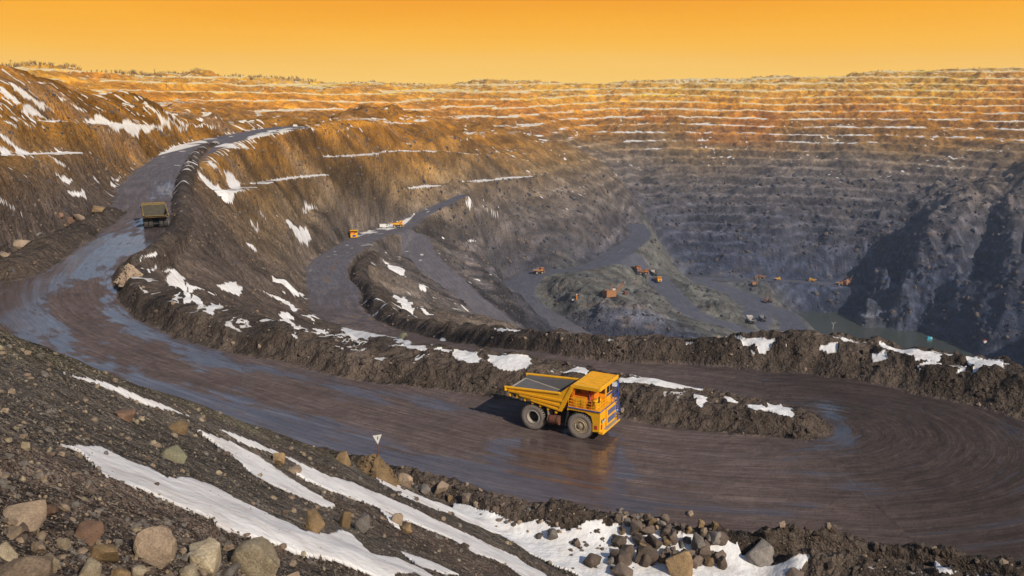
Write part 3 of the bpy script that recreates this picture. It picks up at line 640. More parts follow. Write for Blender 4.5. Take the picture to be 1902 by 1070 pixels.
# ------------------------------------------------------------------ ground material and meshes
def new_mat(name):
    m = bpy.data.materials.new(name); m.use_nodes = True
    nt = m.node_tree; b = nt.nodes['Principled BSDF']
    return m, nt, b
def N(nt, t, **kw):
    n = nt.nodes.new(t)
    for k, v in kw.items(): setattr(n, k, v)
    return n
def ground_material(name):
    m, nt, b = new_mat(name); L = nt.links.new
    alb = N(nt, 'ShaderNodeAttribute', attribute_name='albedo'); at = N(nt, 'ShaderNodeAttribute', attribute_name='cover')   # r snow, g wet, b road, a gravel
    sep = N(nt, 'ShaderNodeSeparateColor'); L(at.outputs['Color'], sep.inputs[0])
    geo = N(nt, 'ShaderNodeNewGeometry')
    def math_(op, a, b_=None, c=None, clamp=False):
        n = N(nt, 'ShaderNodeMath', operation=op); n.use_clamp = clamp
        for i, q in enumerate((a, b_, c)):
            if q is None: continue
            if isinstance(q, (int, float)): n.inputs[i].default_value = q
            else: L(q, n.inputs[i])
        return n.outputs[0]
    def noise(scale, det, rough=0.6, vec=None):
        n = N(nt, 'ShaderNodeTexNoise'); n.inputs['Scale'].default_value = scale; n.inputs['Detail'].default_value = det; n.inputs['Roughness'].default_value = rough
        L(vec if vec is not None else geo.outputs['Position'], n.inputs['Vector']); return n.outputs['Fac']
    def ramp(fac, lo, hi, a=0.0, b_=1.0):
        n = N(nt, 'ShaderNodeMapRange'); n.interpolation_type = 'SMOOTHSTEP'
        n.inputs['From Min'].default_value = lo; n.inputs['From Max'].default_value = hi; n.inputs['To Min'].default_value = a; n.inputs['To Max'].default_value = b_
        L(fac, n.inputs['Value']); return n.outputs[0]
    def mixc(f, a, b_, mode='MIX'):
        n = N(nt, 'ShaderNodeMix', data_type='RGBA'); n.blend_type = mode
        for s, q in (('Factor', f), ('A', a), ('B', b_)):
            if isinstance(q, (int, float)): n.inputs[s].default_value = q
            elif isinstance(q, tuple): n.inputs[s].default_value = (*q, 1) if len(q) == 3 else q
            else: L(q, n.inputs[s])
        return n.outputs['Result']
    n_big = noise(0.09, 6, 0.65); n_mid = noise(0.8, 6, 0.7); n_fine = noise(7.0, 4, 0.75)
    g = math_('MULTIPLY', ramp(n_big, 0.3, 0.7, 0.66, 1.40), ramp(n_mid, 0.3, 0.7, 0.62, 1.40))
    g = math_('ADD', math_('MULTIPLY', g, math_('SUBTRACT', 1.0, math_('MULTIPLY', sep.outputs[2], 0.72))), math_('MULTIPLY', sep.outputs[2], 0.72))
    col = mixc(1.0, alb.outputs['Color'], g, 'MULTIPLY')
    # gravel speckle: pale and dark stones
    vo = N(nt, 'ShaderNodeTexVoronoi'); vo.inputs['Scale'].default_value = 9.0; L(geo.outputs['Position'], vo.inputs['Vector'])
    vs = N(nt, 'ShaderNodeSeparateColor'); L(vo.outputs['Color'], vs.inputs[0])
    vo2 = N(nt, 'ShaderNodeTexVoronoi'); vo2.inputs['Scale'].default_value = 27; L(geo.outputs['Position'], vo2.inputs['Vector'])
    vs2 = N(nt, 'ShaderNodeSeparateColor'); L(vo2.outputs['Color'], vs2.inputs[0])
    pale = math_('MAXIMUM', ramp(vs.outputs[0], 0.90, 0.97), ramp(vs2.outputs[0], 0.86, 0.95))
    tone = math_('MULTIPLY', ramp(vs2.outputs[1], 0, 1, 0.35, 1.6), ramp(n_fine, 0.3, 0.7, 0.6, 1.4))
    gcol = mixc(1.0, col, tone, 'MULTIPLY')
    pc = mixc(ramp(n_mid, 0.4, 0.6), (0.30, 0.255, 0.20), (0.22, 0.19, 0.165))
    gcol = mixc(math_('MULTIPLY', pale, 0.85), gcol, pc)
    col = mixc(at.outputs['Alpha'], col, gcol)
    wet = sep.outputs[1]
    # wheel tracks along the road
    tr = N(nt, 'ShaderNodeAttribute', attribute_name='track'); mp = N(nt, 'ShaderNodeMapping'); mp.inputs['Scale'].default_value = (16.0, 22.0, 1)
    L(tr.outputs['Vector'], mp.inputs[0]); trk = noise(1.0, 5, 0.7, mp.outputs[0])
    mp2 = N(nt, 'ShaderNodeMapping'); mp2.inputs['Scale'].default_value = (3.0, 7.0, 1); L(tr.outputs['Vector'], mp2.inputs[0]); trk2 = noise(1.0, 4, 0.6, mp2.outputs[0])
    mp3 = N(nt, 'ShaderNodeMapping'); mp3.inputs['Scale'].default_value = (5.0, 75.0, 1); L(tr.outputs['Vector'], mp3.inputs[0]); trk3 = noise(1.0, 3, 0.55, mp3.outputs[0])
    rut = ramp(trk3, 0.53, 0.62)
    lane = math_('MULTIPLY', ramp(trk, 0.3, 0.7, 0.82, 1.18), ramp(trk2, 0.3, 0.7, 0.84, 1.16))
    lane = math_('MULTIPLY', lane, math_('MULTIPLY_ADD', rut, 0.45, 0.88))
    col = mixc(sep.outputs[2], col, mixc(1.0, col, lane, 'MULTIPLY'))
    col = mixc(math_('MULTIPLY', wet, 0.45), col, mixc(1.0, col, (0.55, 0.52, 0.56), 'MULTIPLY'))
    sf = ramp(math_('ADD', sep.outputs[0], math_('ADD', math_('MULTIPLY', math_('SUBTRACT', n_fine, 0.5), 0.75), math_('MULTIPLY', math_('SUBTRACT', n_mid, 0.5), 0.5))), 0.44, 0.56)
    dirt = ramp(noise(0.6, 5, 0.6), 0.42, 0.75)
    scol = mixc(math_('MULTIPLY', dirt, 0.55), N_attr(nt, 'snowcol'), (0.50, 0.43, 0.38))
    rim_ = ramp(math_('ADD', sep.outputs[0], math_('MULTIPLY', math_('SUBTRACT', n_mid, 0.5), 0.9)), 0.55, 1.0)
    scol = mixc(rim_, mixc(0.5, scol, (0.36, 0.31, 0.27)), scol)
    col = mixc(sf, col, scol)
    L(col, b.inputs['Base Color'])
    rough = math_('SUBTRACT', 0.95, math_('MULTIPLY', wet, math_('MULTIPLY', ramp(trk, 0.3, 0.7, 0.87, 1.0), 0.84)))
    rough = math_('MAXIMUM', rough, math_('MULTIPLY', sf, 0.8))
    L(rough, b.inputs['Roughness'])
    b.inputs['Specular IOR Level'].default_value = 0.5
    sp_ = math_('MULTIPLY_ADD', wet, 0.72, 0.12); L(sp_, b.inputs['Specular IOR Level'])
    bmp = N(nt, 'ShaderNodeBump'); bmp.inputs['Distance'].default_value = 0.35
    n_far = noise(0.22, 5, 0.65)
    hgt = math_('MULTIPLY_ADD', n_far, 11.0, math_('ADD', math_('MULTIPLY', n_mid, 1.6), math_('MULTIPLY', math_('MULTIPLY', n_fine, 0.35), math_('MULTIPLY_ADD', at.outputs['Alpha'], 1.2, 0.4))))
    L(hgt, bmp.inputs['Height'])
    hgt = math_('MULTIPLY_ADD', math_('MULTIPLY', math_('ADD', trk, math_('MULTIPLY', rut, 0.5)), sep.outputs[2]), 0.5, hgt)
    st = math_('MULTIPLY', math_('MULTIPLY_ADD', wet, -0.965, 1.0), math_('MULTIPLY_ADD', sf, -0.75, 1.0))
    st = math_('MULTIPLY', st, math_('MULTIPLY_ADD', sep.outputs[2], -0.72, 0.9))
    L(st, bmp.inputs['Strength']); L(bmp.outputs[0], b.inputs['Normal'])
    return m
def N_attr(nt, name): return N(nt, 'ShaderNodeAttribute', attribute_name=name).outputs['Color']
GROUND = ground_material('ground')

def build_grid(name, fmask, label_kind='structure'):
    """the faces of the sampling grid in fmask as one mesh object"""
    fi, fj = np.nonzero(fmask)
    q = np.stack([fi * NA + fj, fi * NA + fj + 1, (fi + 1) * NA + fj + 1, (fi + 1) * NA + fj], 1)[:, ::-1]
    used = np.zeros(NR * NA, bool); used[q.ravel()] = True
    ids = np.nonzero(used)[0]; remap = np.full(NR * NA, -1, np.int64); remap[ids] = np.arange(len(ids))
    q = remap[q]
    me = bpy.data.meshes.new(name)
    me.vertices.add(len(ids)); me.vertices.foreach_set('co', np.stack([X.ravel()[ids], Y.ravel()[ids], Z.ravel()[ids]], 1).astype(F4).ravel())
    me.loops.add(q.size); me.loops.foreach_set('vertex_index', q.ravel().astype(np.int32))
    me.polygons.add(len(q)); me.polygons.foreach_set('loop_start', (np.arange(len(q)) * 4).astype(np.int32))
    me.polygons.foreach_set('use_smooth', np.ones(len(q), bool))
    me.update(calc_edges=True)
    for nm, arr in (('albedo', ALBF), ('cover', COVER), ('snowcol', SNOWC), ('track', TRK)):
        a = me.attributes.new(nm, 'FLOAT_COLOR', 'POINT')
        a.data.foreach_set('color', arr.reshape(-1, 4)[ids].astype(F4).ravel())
    o = bpy.data.objects.new(name, me); COL.objects.link(o)
    me.materials.append(GROUND)
    o['kind'] = label_kind
    return o
BIAS = np.full(Z.shape, -0.42, F4)
for P, w_ in (([(230,430),(280,425),(340,405),(310,450),(200,490),(110,540),(90,590),(130,625),(240,690),(330,740),(420,795),(330,790),(200,710),(60,630),(-40,590),(-30,505),(60,448),(160,418)], 1.35),
              ([(240,480),(212,510),(225,552),(300,600),(420,640),(560,690),(660,722),(560,722),(400,680),(260,620),(190,570),(180,520)], 1.25),
              ([(240,695),(420,725),(640,790),(850,845),(950,875),(1250,925),(1520,945),(1530,962),(1200,955),(900,905),(640,860),(420,800)], 1.2),
              ([(480,660),(700,715),(900,760),(900,775),(700,745),(480,690)], 1.1),
              ([(925,795),(1150,795),(1165,925),(1000,935),(890,870)], 1.3),
              ([(1480,738),(1545,752),(1590,785),(1610,820),(1560,850),(1440,866),(1300,850),(1480,835),(1548,800),(1525,762)], 1.1),
              ([(1480,872),(1650,890),(1720,920),(1560,930)], 0.9), ([(1705,762),(1770,772),(1725,778)], 1.2), ([(1790,750),(1910,775),(1910,787)], 1.2), ([(1840,778),(1910,798),(1910,815)], 1.2),
              ([(1250,660),(1570,683),(1560,694),(1300,692),(1200,682)], 0.8), ([(1605,692),(1745,718),(1690,724)], 1.0),
              ([(290,330),(332,330),(350,400),(335,432),(255,432),(250,408),(312,390)], 1.0), ([(590,470),(650,470),(640,500),(690,560),(780,612),(700,612),(600,592),(580,560),(580,500)], 0.6), ([(790,490),(830,505),(905,592),(870,585)], 0.6)):
    Pw = np.array([hit(a, b_, 60)[:2] for a, b_ in P]); d_ = math.hypot(*Pw.mean(0))
    I, inn = patch(Pw, DD > 60, 0.02 * d_, 0.10 * d_, 900)
    i0 = (I[0][inn], I[1][inn]); BIAS[i0] = np.maximum(BIAS[i0], -0.42 + w_)
def blur(A, n):
    for ax in (0, 1):
        c = np.cumsum(np.pad(A, [(n + 1, n) if k == ax else (0, 0) for k in (0, 1)], mode='edge'), axis=ax, dtype=np.float64)
        A = ((c[2 * n + 1:] - c[:-2 * n - 1]) if ax == 0 else (c[:, 2 * n + 1:] - c[:, :-2 * n - 1])) / (2 * n + 1)
    return A.astype(F4)
# far ramps carry only a damp sheen
BIAS = blur(BIAS, max(2, int(9 * Q)))
WET = np.zeros_like(Z)
I = sub(ROADM > 0.01)
s_, t_ = RS[I], RT[I]
wz = 0.5 + sstep(90, 300, DD[I])
st = 0.9 * fbm(s_ / 16.0 / wz, t_ / wz, 2.2, 4, 401, 0.65) + 0.55 * gnoise(X[I] / 22, Y[I] / 22, 407) + 0.3 * gnoise(X[I] / 5, Y[I] / 5, 409)
WET[I] = ROADM[I] * sstep(-0.25, 0.75, st * 0.75 + BIAS[I])
puddle = np.zeros_like(Z); puddle[I] = sstep(0.5, 0.9, BIAS[I] + 0.35 * gnoise(X[I] / 7, Y[I] / 7, 411))
WET = np.maximum(WET, puddle * ROADM)
# old snow lies smooth over the stones
k = (SNOW * sstep(160, 110, DD))
Zs = blur(Z, max(3, int(10 * Q)))
Z += k * (Zs - Z) * 0.85 + 0.10 * k
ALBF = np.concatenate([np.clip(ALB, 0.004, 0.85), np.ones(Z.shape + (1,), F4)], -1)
GRAV = np.clip(FGM * 1.0 + 0.18 * BERM * (DD < 200) + 0.2 * (1 - ROADM) * (DD < 400), 0, 1) * (1 - ROADM)
TRK = np.stack([RS * 0.02, RT * 0.1, np.zeros_like(Z), np.ones_like(Z)], -1)
COVER = np.stack([SNOW, WET, ROADM, GRAV], -1)
tint = sstep(30, -60, dip)[..., None] * sstep(200, 500, DD)[..., None]  # amber glow painted into the snow colour high on the far rim
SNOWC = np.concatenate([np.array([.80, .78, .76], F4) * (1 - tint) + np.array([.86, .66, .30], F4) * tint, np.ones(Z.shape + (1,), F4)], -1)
qm = lambda A: 0.25 * (A[:-1, :-1] + A[1:, :-1] + A[:-1, 1:] + A[1:, 1:])
mroad = qm(ROADM) > 0.5; mfg = (qm(FGM) > 0.5) & ~mroad
build_grid('haul_road', mroad)
build_grid('gravel_slope', mfg)
build_grid('terrain', ~(mroad | mfg))

# flooded bottom of the pit
wm, wnt, wb = new_mat('pit_water')
wb.inputs['Base Color'].default_value = (.060, .066, .052, 1); wb.inputs['Roughness'].default_value = 0.22
me = bpy.data.meshes.new('water')
cx, cy, cz = at_h(1640, 600, 330)
wv = [(cx + 620 * math.cos(a), cy + 330 * math.sin(a), LAKE_Z) for a in np.linspace(0, 2 * math.pi, 40, endpoint=False)]
me.from_pydata(wv, [], [list(range(40))]); me.materials.append(wm)
ow = bpy.data.objects.new('water', me); COL.objects.link(ow); ow['kind'] = 'structure'

# ------------------------------------------------------------------ pit air
def haze():
    m = bpy.data.materials.new('pit_air'); m.use_nodes = True; t = m.node_tree; t.nodes.clear()
    o = t.nodes.new('ShaderNodeOutputMaterial'); v = t.nodes.new('ShaderNodeVolumePrincipled')
    v.inputs['Color'].default_value = (0.62, 0.76, 1.0, 1); v.inputs['Density'].default_value = 7e-5; v.inputs['Anisotropy'].default_value = 0.1
    t.links.new(v.outputs[0], o.inputs['Volume'])
    x0, x1, y0, y1 = -3060, 3060, -3060, 3060; z0 = float(Z.min()) - 2; z1 = max(CAM_H, float(Z.max())) + 3
    me = bpy.data.meshes.new('haze')
    vv = [(x, y, z) for z in (z0, z1) for x, y in ((x0, y0), (x1, y0), (x1, y1), (x0, y1))]
    me.from_pydata(vv, [], [(3, 2, 1, 0), (4, 5, 6, 7), (0, 1, 5, 4), (1, 2, 6, 5), (2, 3, 7, 6), (3, 0, 4, 7)])
    me.materials.append(m); ob = bpy.data.objects.new('haze', me); COL.objects.link(ob); ob['kind'] = 'stuff'
haze()
print('ZMAX', Z.max(), 'ZMIN', Z.min())
# ------------------------------------------------------------------ building kit for the things
class MB:
    """collects solid shapes, builds them as one mesh object"""
    def __init__(self): self.v = []; self.f = []; self.m = []; self.mats = []
    def slot(self, mat):
        if mat not in self.mats: self.mats.append(mat)
        return self.mats.index(mat)
    def add(self, vs, fs, mat):
        o = len(self.v); k = self.slot(mat)
        self.v += [tuple(p) for p in vs]; self.f += [tuple(i + o for i in q) for q in fs]; self.m += [k] * len(fs)
    def box(self, x0, x1, y0, y1, z0, z1, mat, bev=0.0, M=None):
        if bev > 0 and min(x1 - x0, y1 - y0, z1 - z0) > 2.2 * bev:
            bm = bmesh.new(); bmesh.ops.create_cube(bm, size=1)
            for q in bm.verts: q.co = ((x0 + x1) / 2 + q.co.x * (x1 - x0), (y0 + y1) / 2 + q.co.y * (y1 - y0), (z0 + z1) / 2 + q.co.z * (z1 - z0))
            bmesh.ops.bevel(bm, geom=list(bm.edges), offset=bev, segments=1, affect='EDGES')
            self.bm(bm, mat, M); return
        vs = [Vector((x, y, z)) for z in (z0, z1) for x, y in ((x0, y0), (x1, y0), (x1, y1), (x0, y1))]
        if M: vs = [M @ p for p in vs]
        self.add(vs, [(3, 2, 1, 0), (4, 5, 6, 7), (0, 1, 5, 4), (1, 2, 6, 5), (2, 3, 7, 6), (3, 0, 4, 7)], mat)
    def bm(self, bm, mat, M=None):
        bm.verts.index_update()
        self.add([(M @ q.co if M else q.co.copy()) for q in bm.verts], [[q.index for q in f.verts] for f in bm.faces], mat); bm.free()
    def prism(self, prof, y0, y1, mat, taper=None):
        """outline in x, z extruded from y0 to y1"""
        n = len(prof); a = sum(prof[i][0] * prof[(i + 1) % n][1] - prof[(i + 1) % n][0] * prof[i][1] for i in range(n))
        if a < 0: prof = prof[::-1]
        t = taper or (lambda x, z, y: y)
        vs = [(x, t(x, z, y0), z) for x, z in prof] + [(x, t(x, z, y1), z) for x, z in prof]
        fs = [tuple(range(n)), tuple(range(2 * n - 1, n - 1, -1))] + [(i, i + n, (i + 1) % n + n, (i + 1) % n) for i in range(n)]
        self.add(vs, fs, mat)
    def tube(self, a, b, r, mat, r2=None, n=8):
        a = Vector(a); b = Vector(b); d = (b - a)
        if d.length < 1e-6: return
        q = d.to_track_quat('Z', 'Y'); r2 = r if r2 is None else r2; vs = []
        for p, rr in ((a, r), (b, r2)):
            for i in range(n):
                t = 2 * math.pi * i / n; vs.append(p + q @ Vector((rr * math.cos(t), rr * math.sin(t), 0)))
        fs = [tuple(range(n))[::-1], tuple(range(n, 2 * n))] + [(i, (i + 1) % n, (i + 1) % n + n, i + n) for i in range(n)]
        self.add(vs, fs, mat)
    def lathe(self, prof, c, mat, n=32, axis='y'):
        """closed profile (radius, offset along the axis) turned about an axis through c"""
        m = len(prof); vs = []
        for i in range(n):
            t = 2 * math.pi * i / n; ct, st_ = math.cos(t), math.sin(t)
            for r, o in prof:
                vs.append((c[0] + r * ct, c[1] + o, c[2] + r * st_) if axis == 'y' else (c[0] + r * ct, c[1] + r * st_, c[2] + o))
        fs = []
        for i in range(n):
            j = (i + 1) % n
            for k in range(m):
                l = (k + 1) % m; fs.append((i * m + k, i * m + l, j * m + l, j * m + k))
        self.add(vs, fs, mat)
    def build(self, name, parent=None, smooth=False, loc=None):
        me = bpy.data.meshes.new(name); me.from_pydata(self.v, [], self.f)
        for m in self.mats: me.materials.append(m)
        me.polygons.foreach_set('material_index', np.array(self.m, np.int32))
        bm = bmesh.new(); bm.from_mesh(me); bmesh.ops.recalc_face_normals(bm, faces=bm.faces); bm.to_mesh(me); bm.free()
        if smooth:
            me.polygons.foreach_set('use_smooth', np.ones(len(me.polygons), bool))
            try: me.set_sharp_from_angle(angle=R(35))
            except Exception: pass
        me.update()
        o = bpy.data.objects.new(name, me); COL.objects.link(o)
        if parent: o.parent = parent
        if loc is not None: o.location = loc
        return o
def tag(o, label, cat, group=None):
    o['label'] = label; o['category'] = cat
    if group: o['group'] = group
    return o
def thing(name, label, cat, loc, rz=0.0, group=None):
    o = bpy.data.objects.new(name, None); COL.objects.link(o); o.location = loc; o.rotation_euler = (0, 0, rz); o.empty_display_size = 0.5
    return tag(o, label, cat, group)
def paint(name, col, rough=0.45, dirt=(0.16, 0.12, 0.09), amount=0.5, metal=0.0, scale=1.2, spec=0.4):
    """worn, dusty paint: colour broken by clinging dust and small bumps"""
    m, nt, b = new_mat(name); L = nt.links.new
    tc = N(nt, 'ShaderNodeTexCoord'); n1 = N(nt, 'ShaderNodeTexNoise'); n1.inputs['Scale'].default_value = scale; n1.inputs['Detail'].default_value = 8; n1.inputs['Roughness'].default_value = 0.7
    L(tc.outputs['Object'], n1.inputs['Vector'])
    r = N(nt, 'ShaderNodeMapRange'); r.inputs['From Min'].default_value = 0.42; r.inputs['From Max'].default_value = 0.72; r.inputs['To Max'].default_value = amount
    L(n1.outputs['Fac'], r.inputs['Value'])
    mx = N(nt, 'ShaderNodeMix', data_type='RGBA'); mx.inputs['A'].default_value = (*col, 1); mx.inputs['B'].default_value = (*dirt, 1)
    L(r.outputs[0], mx.inputs['Factor']); L(mx.outputs['Result'], b.inputs['Base Color'])
    rr = N(nt, 'ShaderNodeMapRange'); rr.inputs['To Min'].default_value = rough; rr.inputs['To Max'].default_value = 0.9; L(r.outputs[0], rr.inputs['Value']); L(rr.outputs[0], b.inputs['Roughness'])
    b.inputs['Metallic'].default_value = metal; b.inputs['Specular IOR Level'].default_value = spec
    bp = N(nt, 'ShaderNodeBump'); bp.inputs['Strength'].default_value = 0.15; bp.inputs['Distance'].default_value = 0.05; L(n1.outputs['Fac'], bp.inputs['Height']); L(bp.outputs[0], b.inputs['Normal'])
    return m
MAT = dict(
    yellow=paint('truck_yellow', (.88, .43, .012), 0.40, (.40, .20, .03), 0.40), amber=paint('truck_amber', (.72, .22, .012), 0.5, (.3, .12, .03), 0.5),
    olive=paint('dirty_yellow', (.30, .19, .045), 0.7, (.11, .085, .06), 0.9, scale=0.8), black=paint('black_steel', (.018, .018, .02), 0.6, (.06, .05, .042), 0.5),
    tyre=paint('tyre_rubber', (.035, .032, .030), 0.8, (.12, .10, .085), 0.8, scale=2.5), wall=paint('dusty_tyre_wall', (.27, .225, .19), 0.85, (.15, .12, .10), 0.7, scale=2),
    rim=paint('rim_paint', (.46, .36, .22), 0.55, (.2, .15, .11), 0.7), rust=paint('rust_red', (.16, .055, .03), 0.7, (.08, .05, .04), 0.6),
    blue=paint('blue_paint', (.025, .07, .33), 0.4, (.15, .15, .2), 0.3), red=paint('red_paint', (.6, .03, .015), 0.4, (.3, .08, .05), 0.3),
    glass=paint('cab_glass', (.012, .016, .02), 0.12, (.05, .05, .05), 0.25, spec=0.6), white=paint('white_paint', (.72, .70, .66), 0.5, (.35, .3, .25), 0.5),
    bed=paint('bed_steel', (.115, .112, .115), 0.55, (.085, .072, .062), 0.8, scale=0.6), dust=paint('dusty_rail', (.34, .29, .245), 0.8, (.2, .17, .14), 0.7), grey=paint('grey_paint', (.2, .19, .18), 0.6, (.12, .1, .09), 0.6),
    lamp=paint('lamp_glass', (.75, .72, .6), 0.2, (.5, .45, .35), 0.4), cyan=paint('cyan_paint', (.03, .42, .55), 0.4, (.1, .3, .35), 0.3), orange=paint('machine_orange', (.40, .17, .06), 0.6, (.22, .12, .07), 0.9), load=paint('rock_load', (.12, .07, .05), 0.95, (.2, .14, .1), 0.9, scale=2))
# ------------------------------------------------------------------ the haul truck
# local axes: x forward from the rear axle, y to the truck's left, z up from the ground
WB, TR = 5.68, 1.50
def tyre_shape(mb, c, wd, mats, lugs=34, n=40):
    r = TR; h = wd / 2
    mb.lathe([(0.80, -h * .82), (1.00, -h * .98), (1.24, -h), (1.40, -h * .90), (1.45, -h * .72), (1.45, h * .72), (1.40, h * .90), (1.24, h), (1.00, h * .98), (0.80, h * .82)], c, mats[1], n)
    for i in range(lugs):
        for s in (-1, 1):
            t = 2 * math.pi * (i + (0.5 if s > 0 else 0)) / lugs
            q = Matrix.Translation(c) @ Matrix.Rotation(-t, 4, 'Y') @ Matrix.Rotation(0.35 * s, 4, 'X')
            y0, y1 = (0.04, h * .99) if s > 0 else (-h * .99, -0.04)
            mb.box(1.36, r, y0, y1, -0.075, 0.075, mats[0], 0, q)
def rim_front(mb, c, s, mats):
    mb.lathe([(0.0, s * .10), (0.30, s * .10), (0.32, s * .0), (0.50, s * -.02), (0.54, s * .12), (0.62, s * .13), (0.66, s * .02), (0.80, s * .10), (0.84, s * .06), (0.80, s * -.25), (0.0, s * -.25)], c, mats[0], 32)
    mb.lathe([(0.0, s * .20), (0.16, s * .20), (0.20, s * .09), (0.0, s * .09)], c, mats[1], 18)
    for i in range(10):
        t = 2 * math.pi * i / 10; p = Vector(c) + Vector((0.42 * math.cos(t), s * -.02, 0.42 * math.sin(t)))
        mb.tube(p, p + Vector((0, s * .09, 0)), 0.05, mats[1], n=6)
def rim_rear(mb, c, s, mats):
    mb.lathe([(0.60, s * -.55), (0.64, s * .02), (0.70, s * .10), (0.80, s * .10), (0.86, s * .04), (0.82, s * -.55)], c, mats[0], 36)
    mb.lathe([(0.0, s * -.30), (0.28, s * -.28), (0.36, s * -.40), (0.62, s * -.46), (0.62, s * -.60), (0.0, s * -.60)], c, mats[1], 28)
def rail(mb, pts, hgt, mat, r=0.028, mid=2):
    for i in range(len(pts) - 1):
        a, b = Vector(pts[i]), Vector(pts[i + 1]); m = max(1, int((b - a).length / 0.75))
        for k in range(m + (1 if i == len(pts) - 2 else 0)):
            p = a.lerp(b, k / m); mb.tube(p, p + Vector((0, 0, hgt)), r, mat, n=5)
        for q in range(mid + 1):
            z = Vector((0, 0, hgt * (q + 1) / (mid + 1))); mb.tube(a + z, b + z, r, mat, n=5)
BW = 2.62      # half width of the body
def body_shape(mb, Y, lin):
    side = [(-3.35, 4.52), (-3.35, 4.06), (-2.3, 3.92), (0.2, 3.25), (3.25, 2.78), (3.62, 3.1), (4.95, 5.88), (4.88, 6.04), (4.6, 6.0), (3.3, 4.88)]
    for s in (-1, 1):
        mb.prism(side, s * (BW - .10), s * BW, Y)
        # top rail and stiffening ribs
        mb.tube((-3.35, s * (BW - .02), 4.46), (3.32, s * (BW - .02), 4.84), 0.15, Y, n=10)
        for (x0, z0, x1, z1, hh) in ((-3.0, 4.14, 3.95, 4.02, .10), (-1.6, 3.86, 3.62, 3.42, .10), (-0.2, 3.50, 3.3, 2.95, .09)):
            mb.prism([(x0, z0 - hh), (x1, z1 - hh), (x1, z1 + hh), (x0, z0 + hh)], s * (BW - .01), s * (BW + .10), Y)
        mb.prism([(3.25, 2.78), (3.62, 3.1), (4.95, 5.88), (4.62, 5.98), (3.3, 3.3)], s * (BW - .01), s * (BW + .09), Y)
        mb.tube((-3.4, s * (BW - .02), 4.1), (-3.4, s * (BW - .02), 4.55), 0.19, Y, n=8)
    # headboard
    mb.prism([(3.25, 2.78), (3.45, 2.74), (4.98, 5.9), (4.8, 6.0)], -BW + .1, BW - .1, Y)
    # canopy over the cab with ribs along it and a lip at the front
    mb.prism([(4.62, 5.96), (4.75, 5.84), (7.85, 5.92), (7.85, 6.04), (4.7, 6.06)], -BW + .12, BW, Y)
    mb.box(7.80, 7.94, -BW + .1, BW + .02, 5.72, 6.16, Y, .03)
    mb.box(4.9, 7.82, -BW + .02, -BW + .14, 5.70, 6.09, Y, .02)
    for y in (-1.75, -0.9, -0.05, 0.8, 1.65, 2.45):
        mb.box(4.85, 7.8, y - .07, y + .07, 6.03, 6.13, Y, .02)
    # cross ribs under the floor
    for i in range(7):
        x = -2.9 + i * 0.95; z = 3.98 - max(0, (x + 2.3)) * 0.20
        mb.box(x - .11, x + .11, -BW + .02, BW - .02, z - .52, z - .22, Y, .02)
    return
def bed_shape(mb, lin, dust):
    # dished steel floor, its raised edges worn pale
    for s in (-1, 1):
        mb.add([(-3.36, s * .0, 4.02), (3.36, s * .0, 2.98), (3.36, s * (BW - .55), 3.04), (-3.36, s * (BW - .45), 4.06), (3.36, s * (BW - .11), 4.7), (-3.36, s * (BW - .11), 4.44),
                (-3.36, 0, 3.94), (3.36, 0, 2.90), (3.36, s * (BW - .105), 2.92), (-3.36, s * (BW - .105), 3.96)],
               [(0, 1, 2, 3), (3, 2, 4, 5), (6, 9, 8, 7), (0, 3, 5, 9, 6), (5, 4, 8, 9), (2, 1, 7, 8, 4)], lin)
        mb.tube((-3.34, s * (BW - .48), 4.08), (3.3, s * (BW - .58), 3.07), .07, dust, n=6)
    mb.prism([(3.30, 2.98), (3.42, 2.96), (4.86, 5.9), (4.74, 5.95)], -BW + .12, BW - .12, lin)
    mb.box(-3.5, -3.3, -BW + .3, BW - .3, 3.93, 4.10, dust, .03)
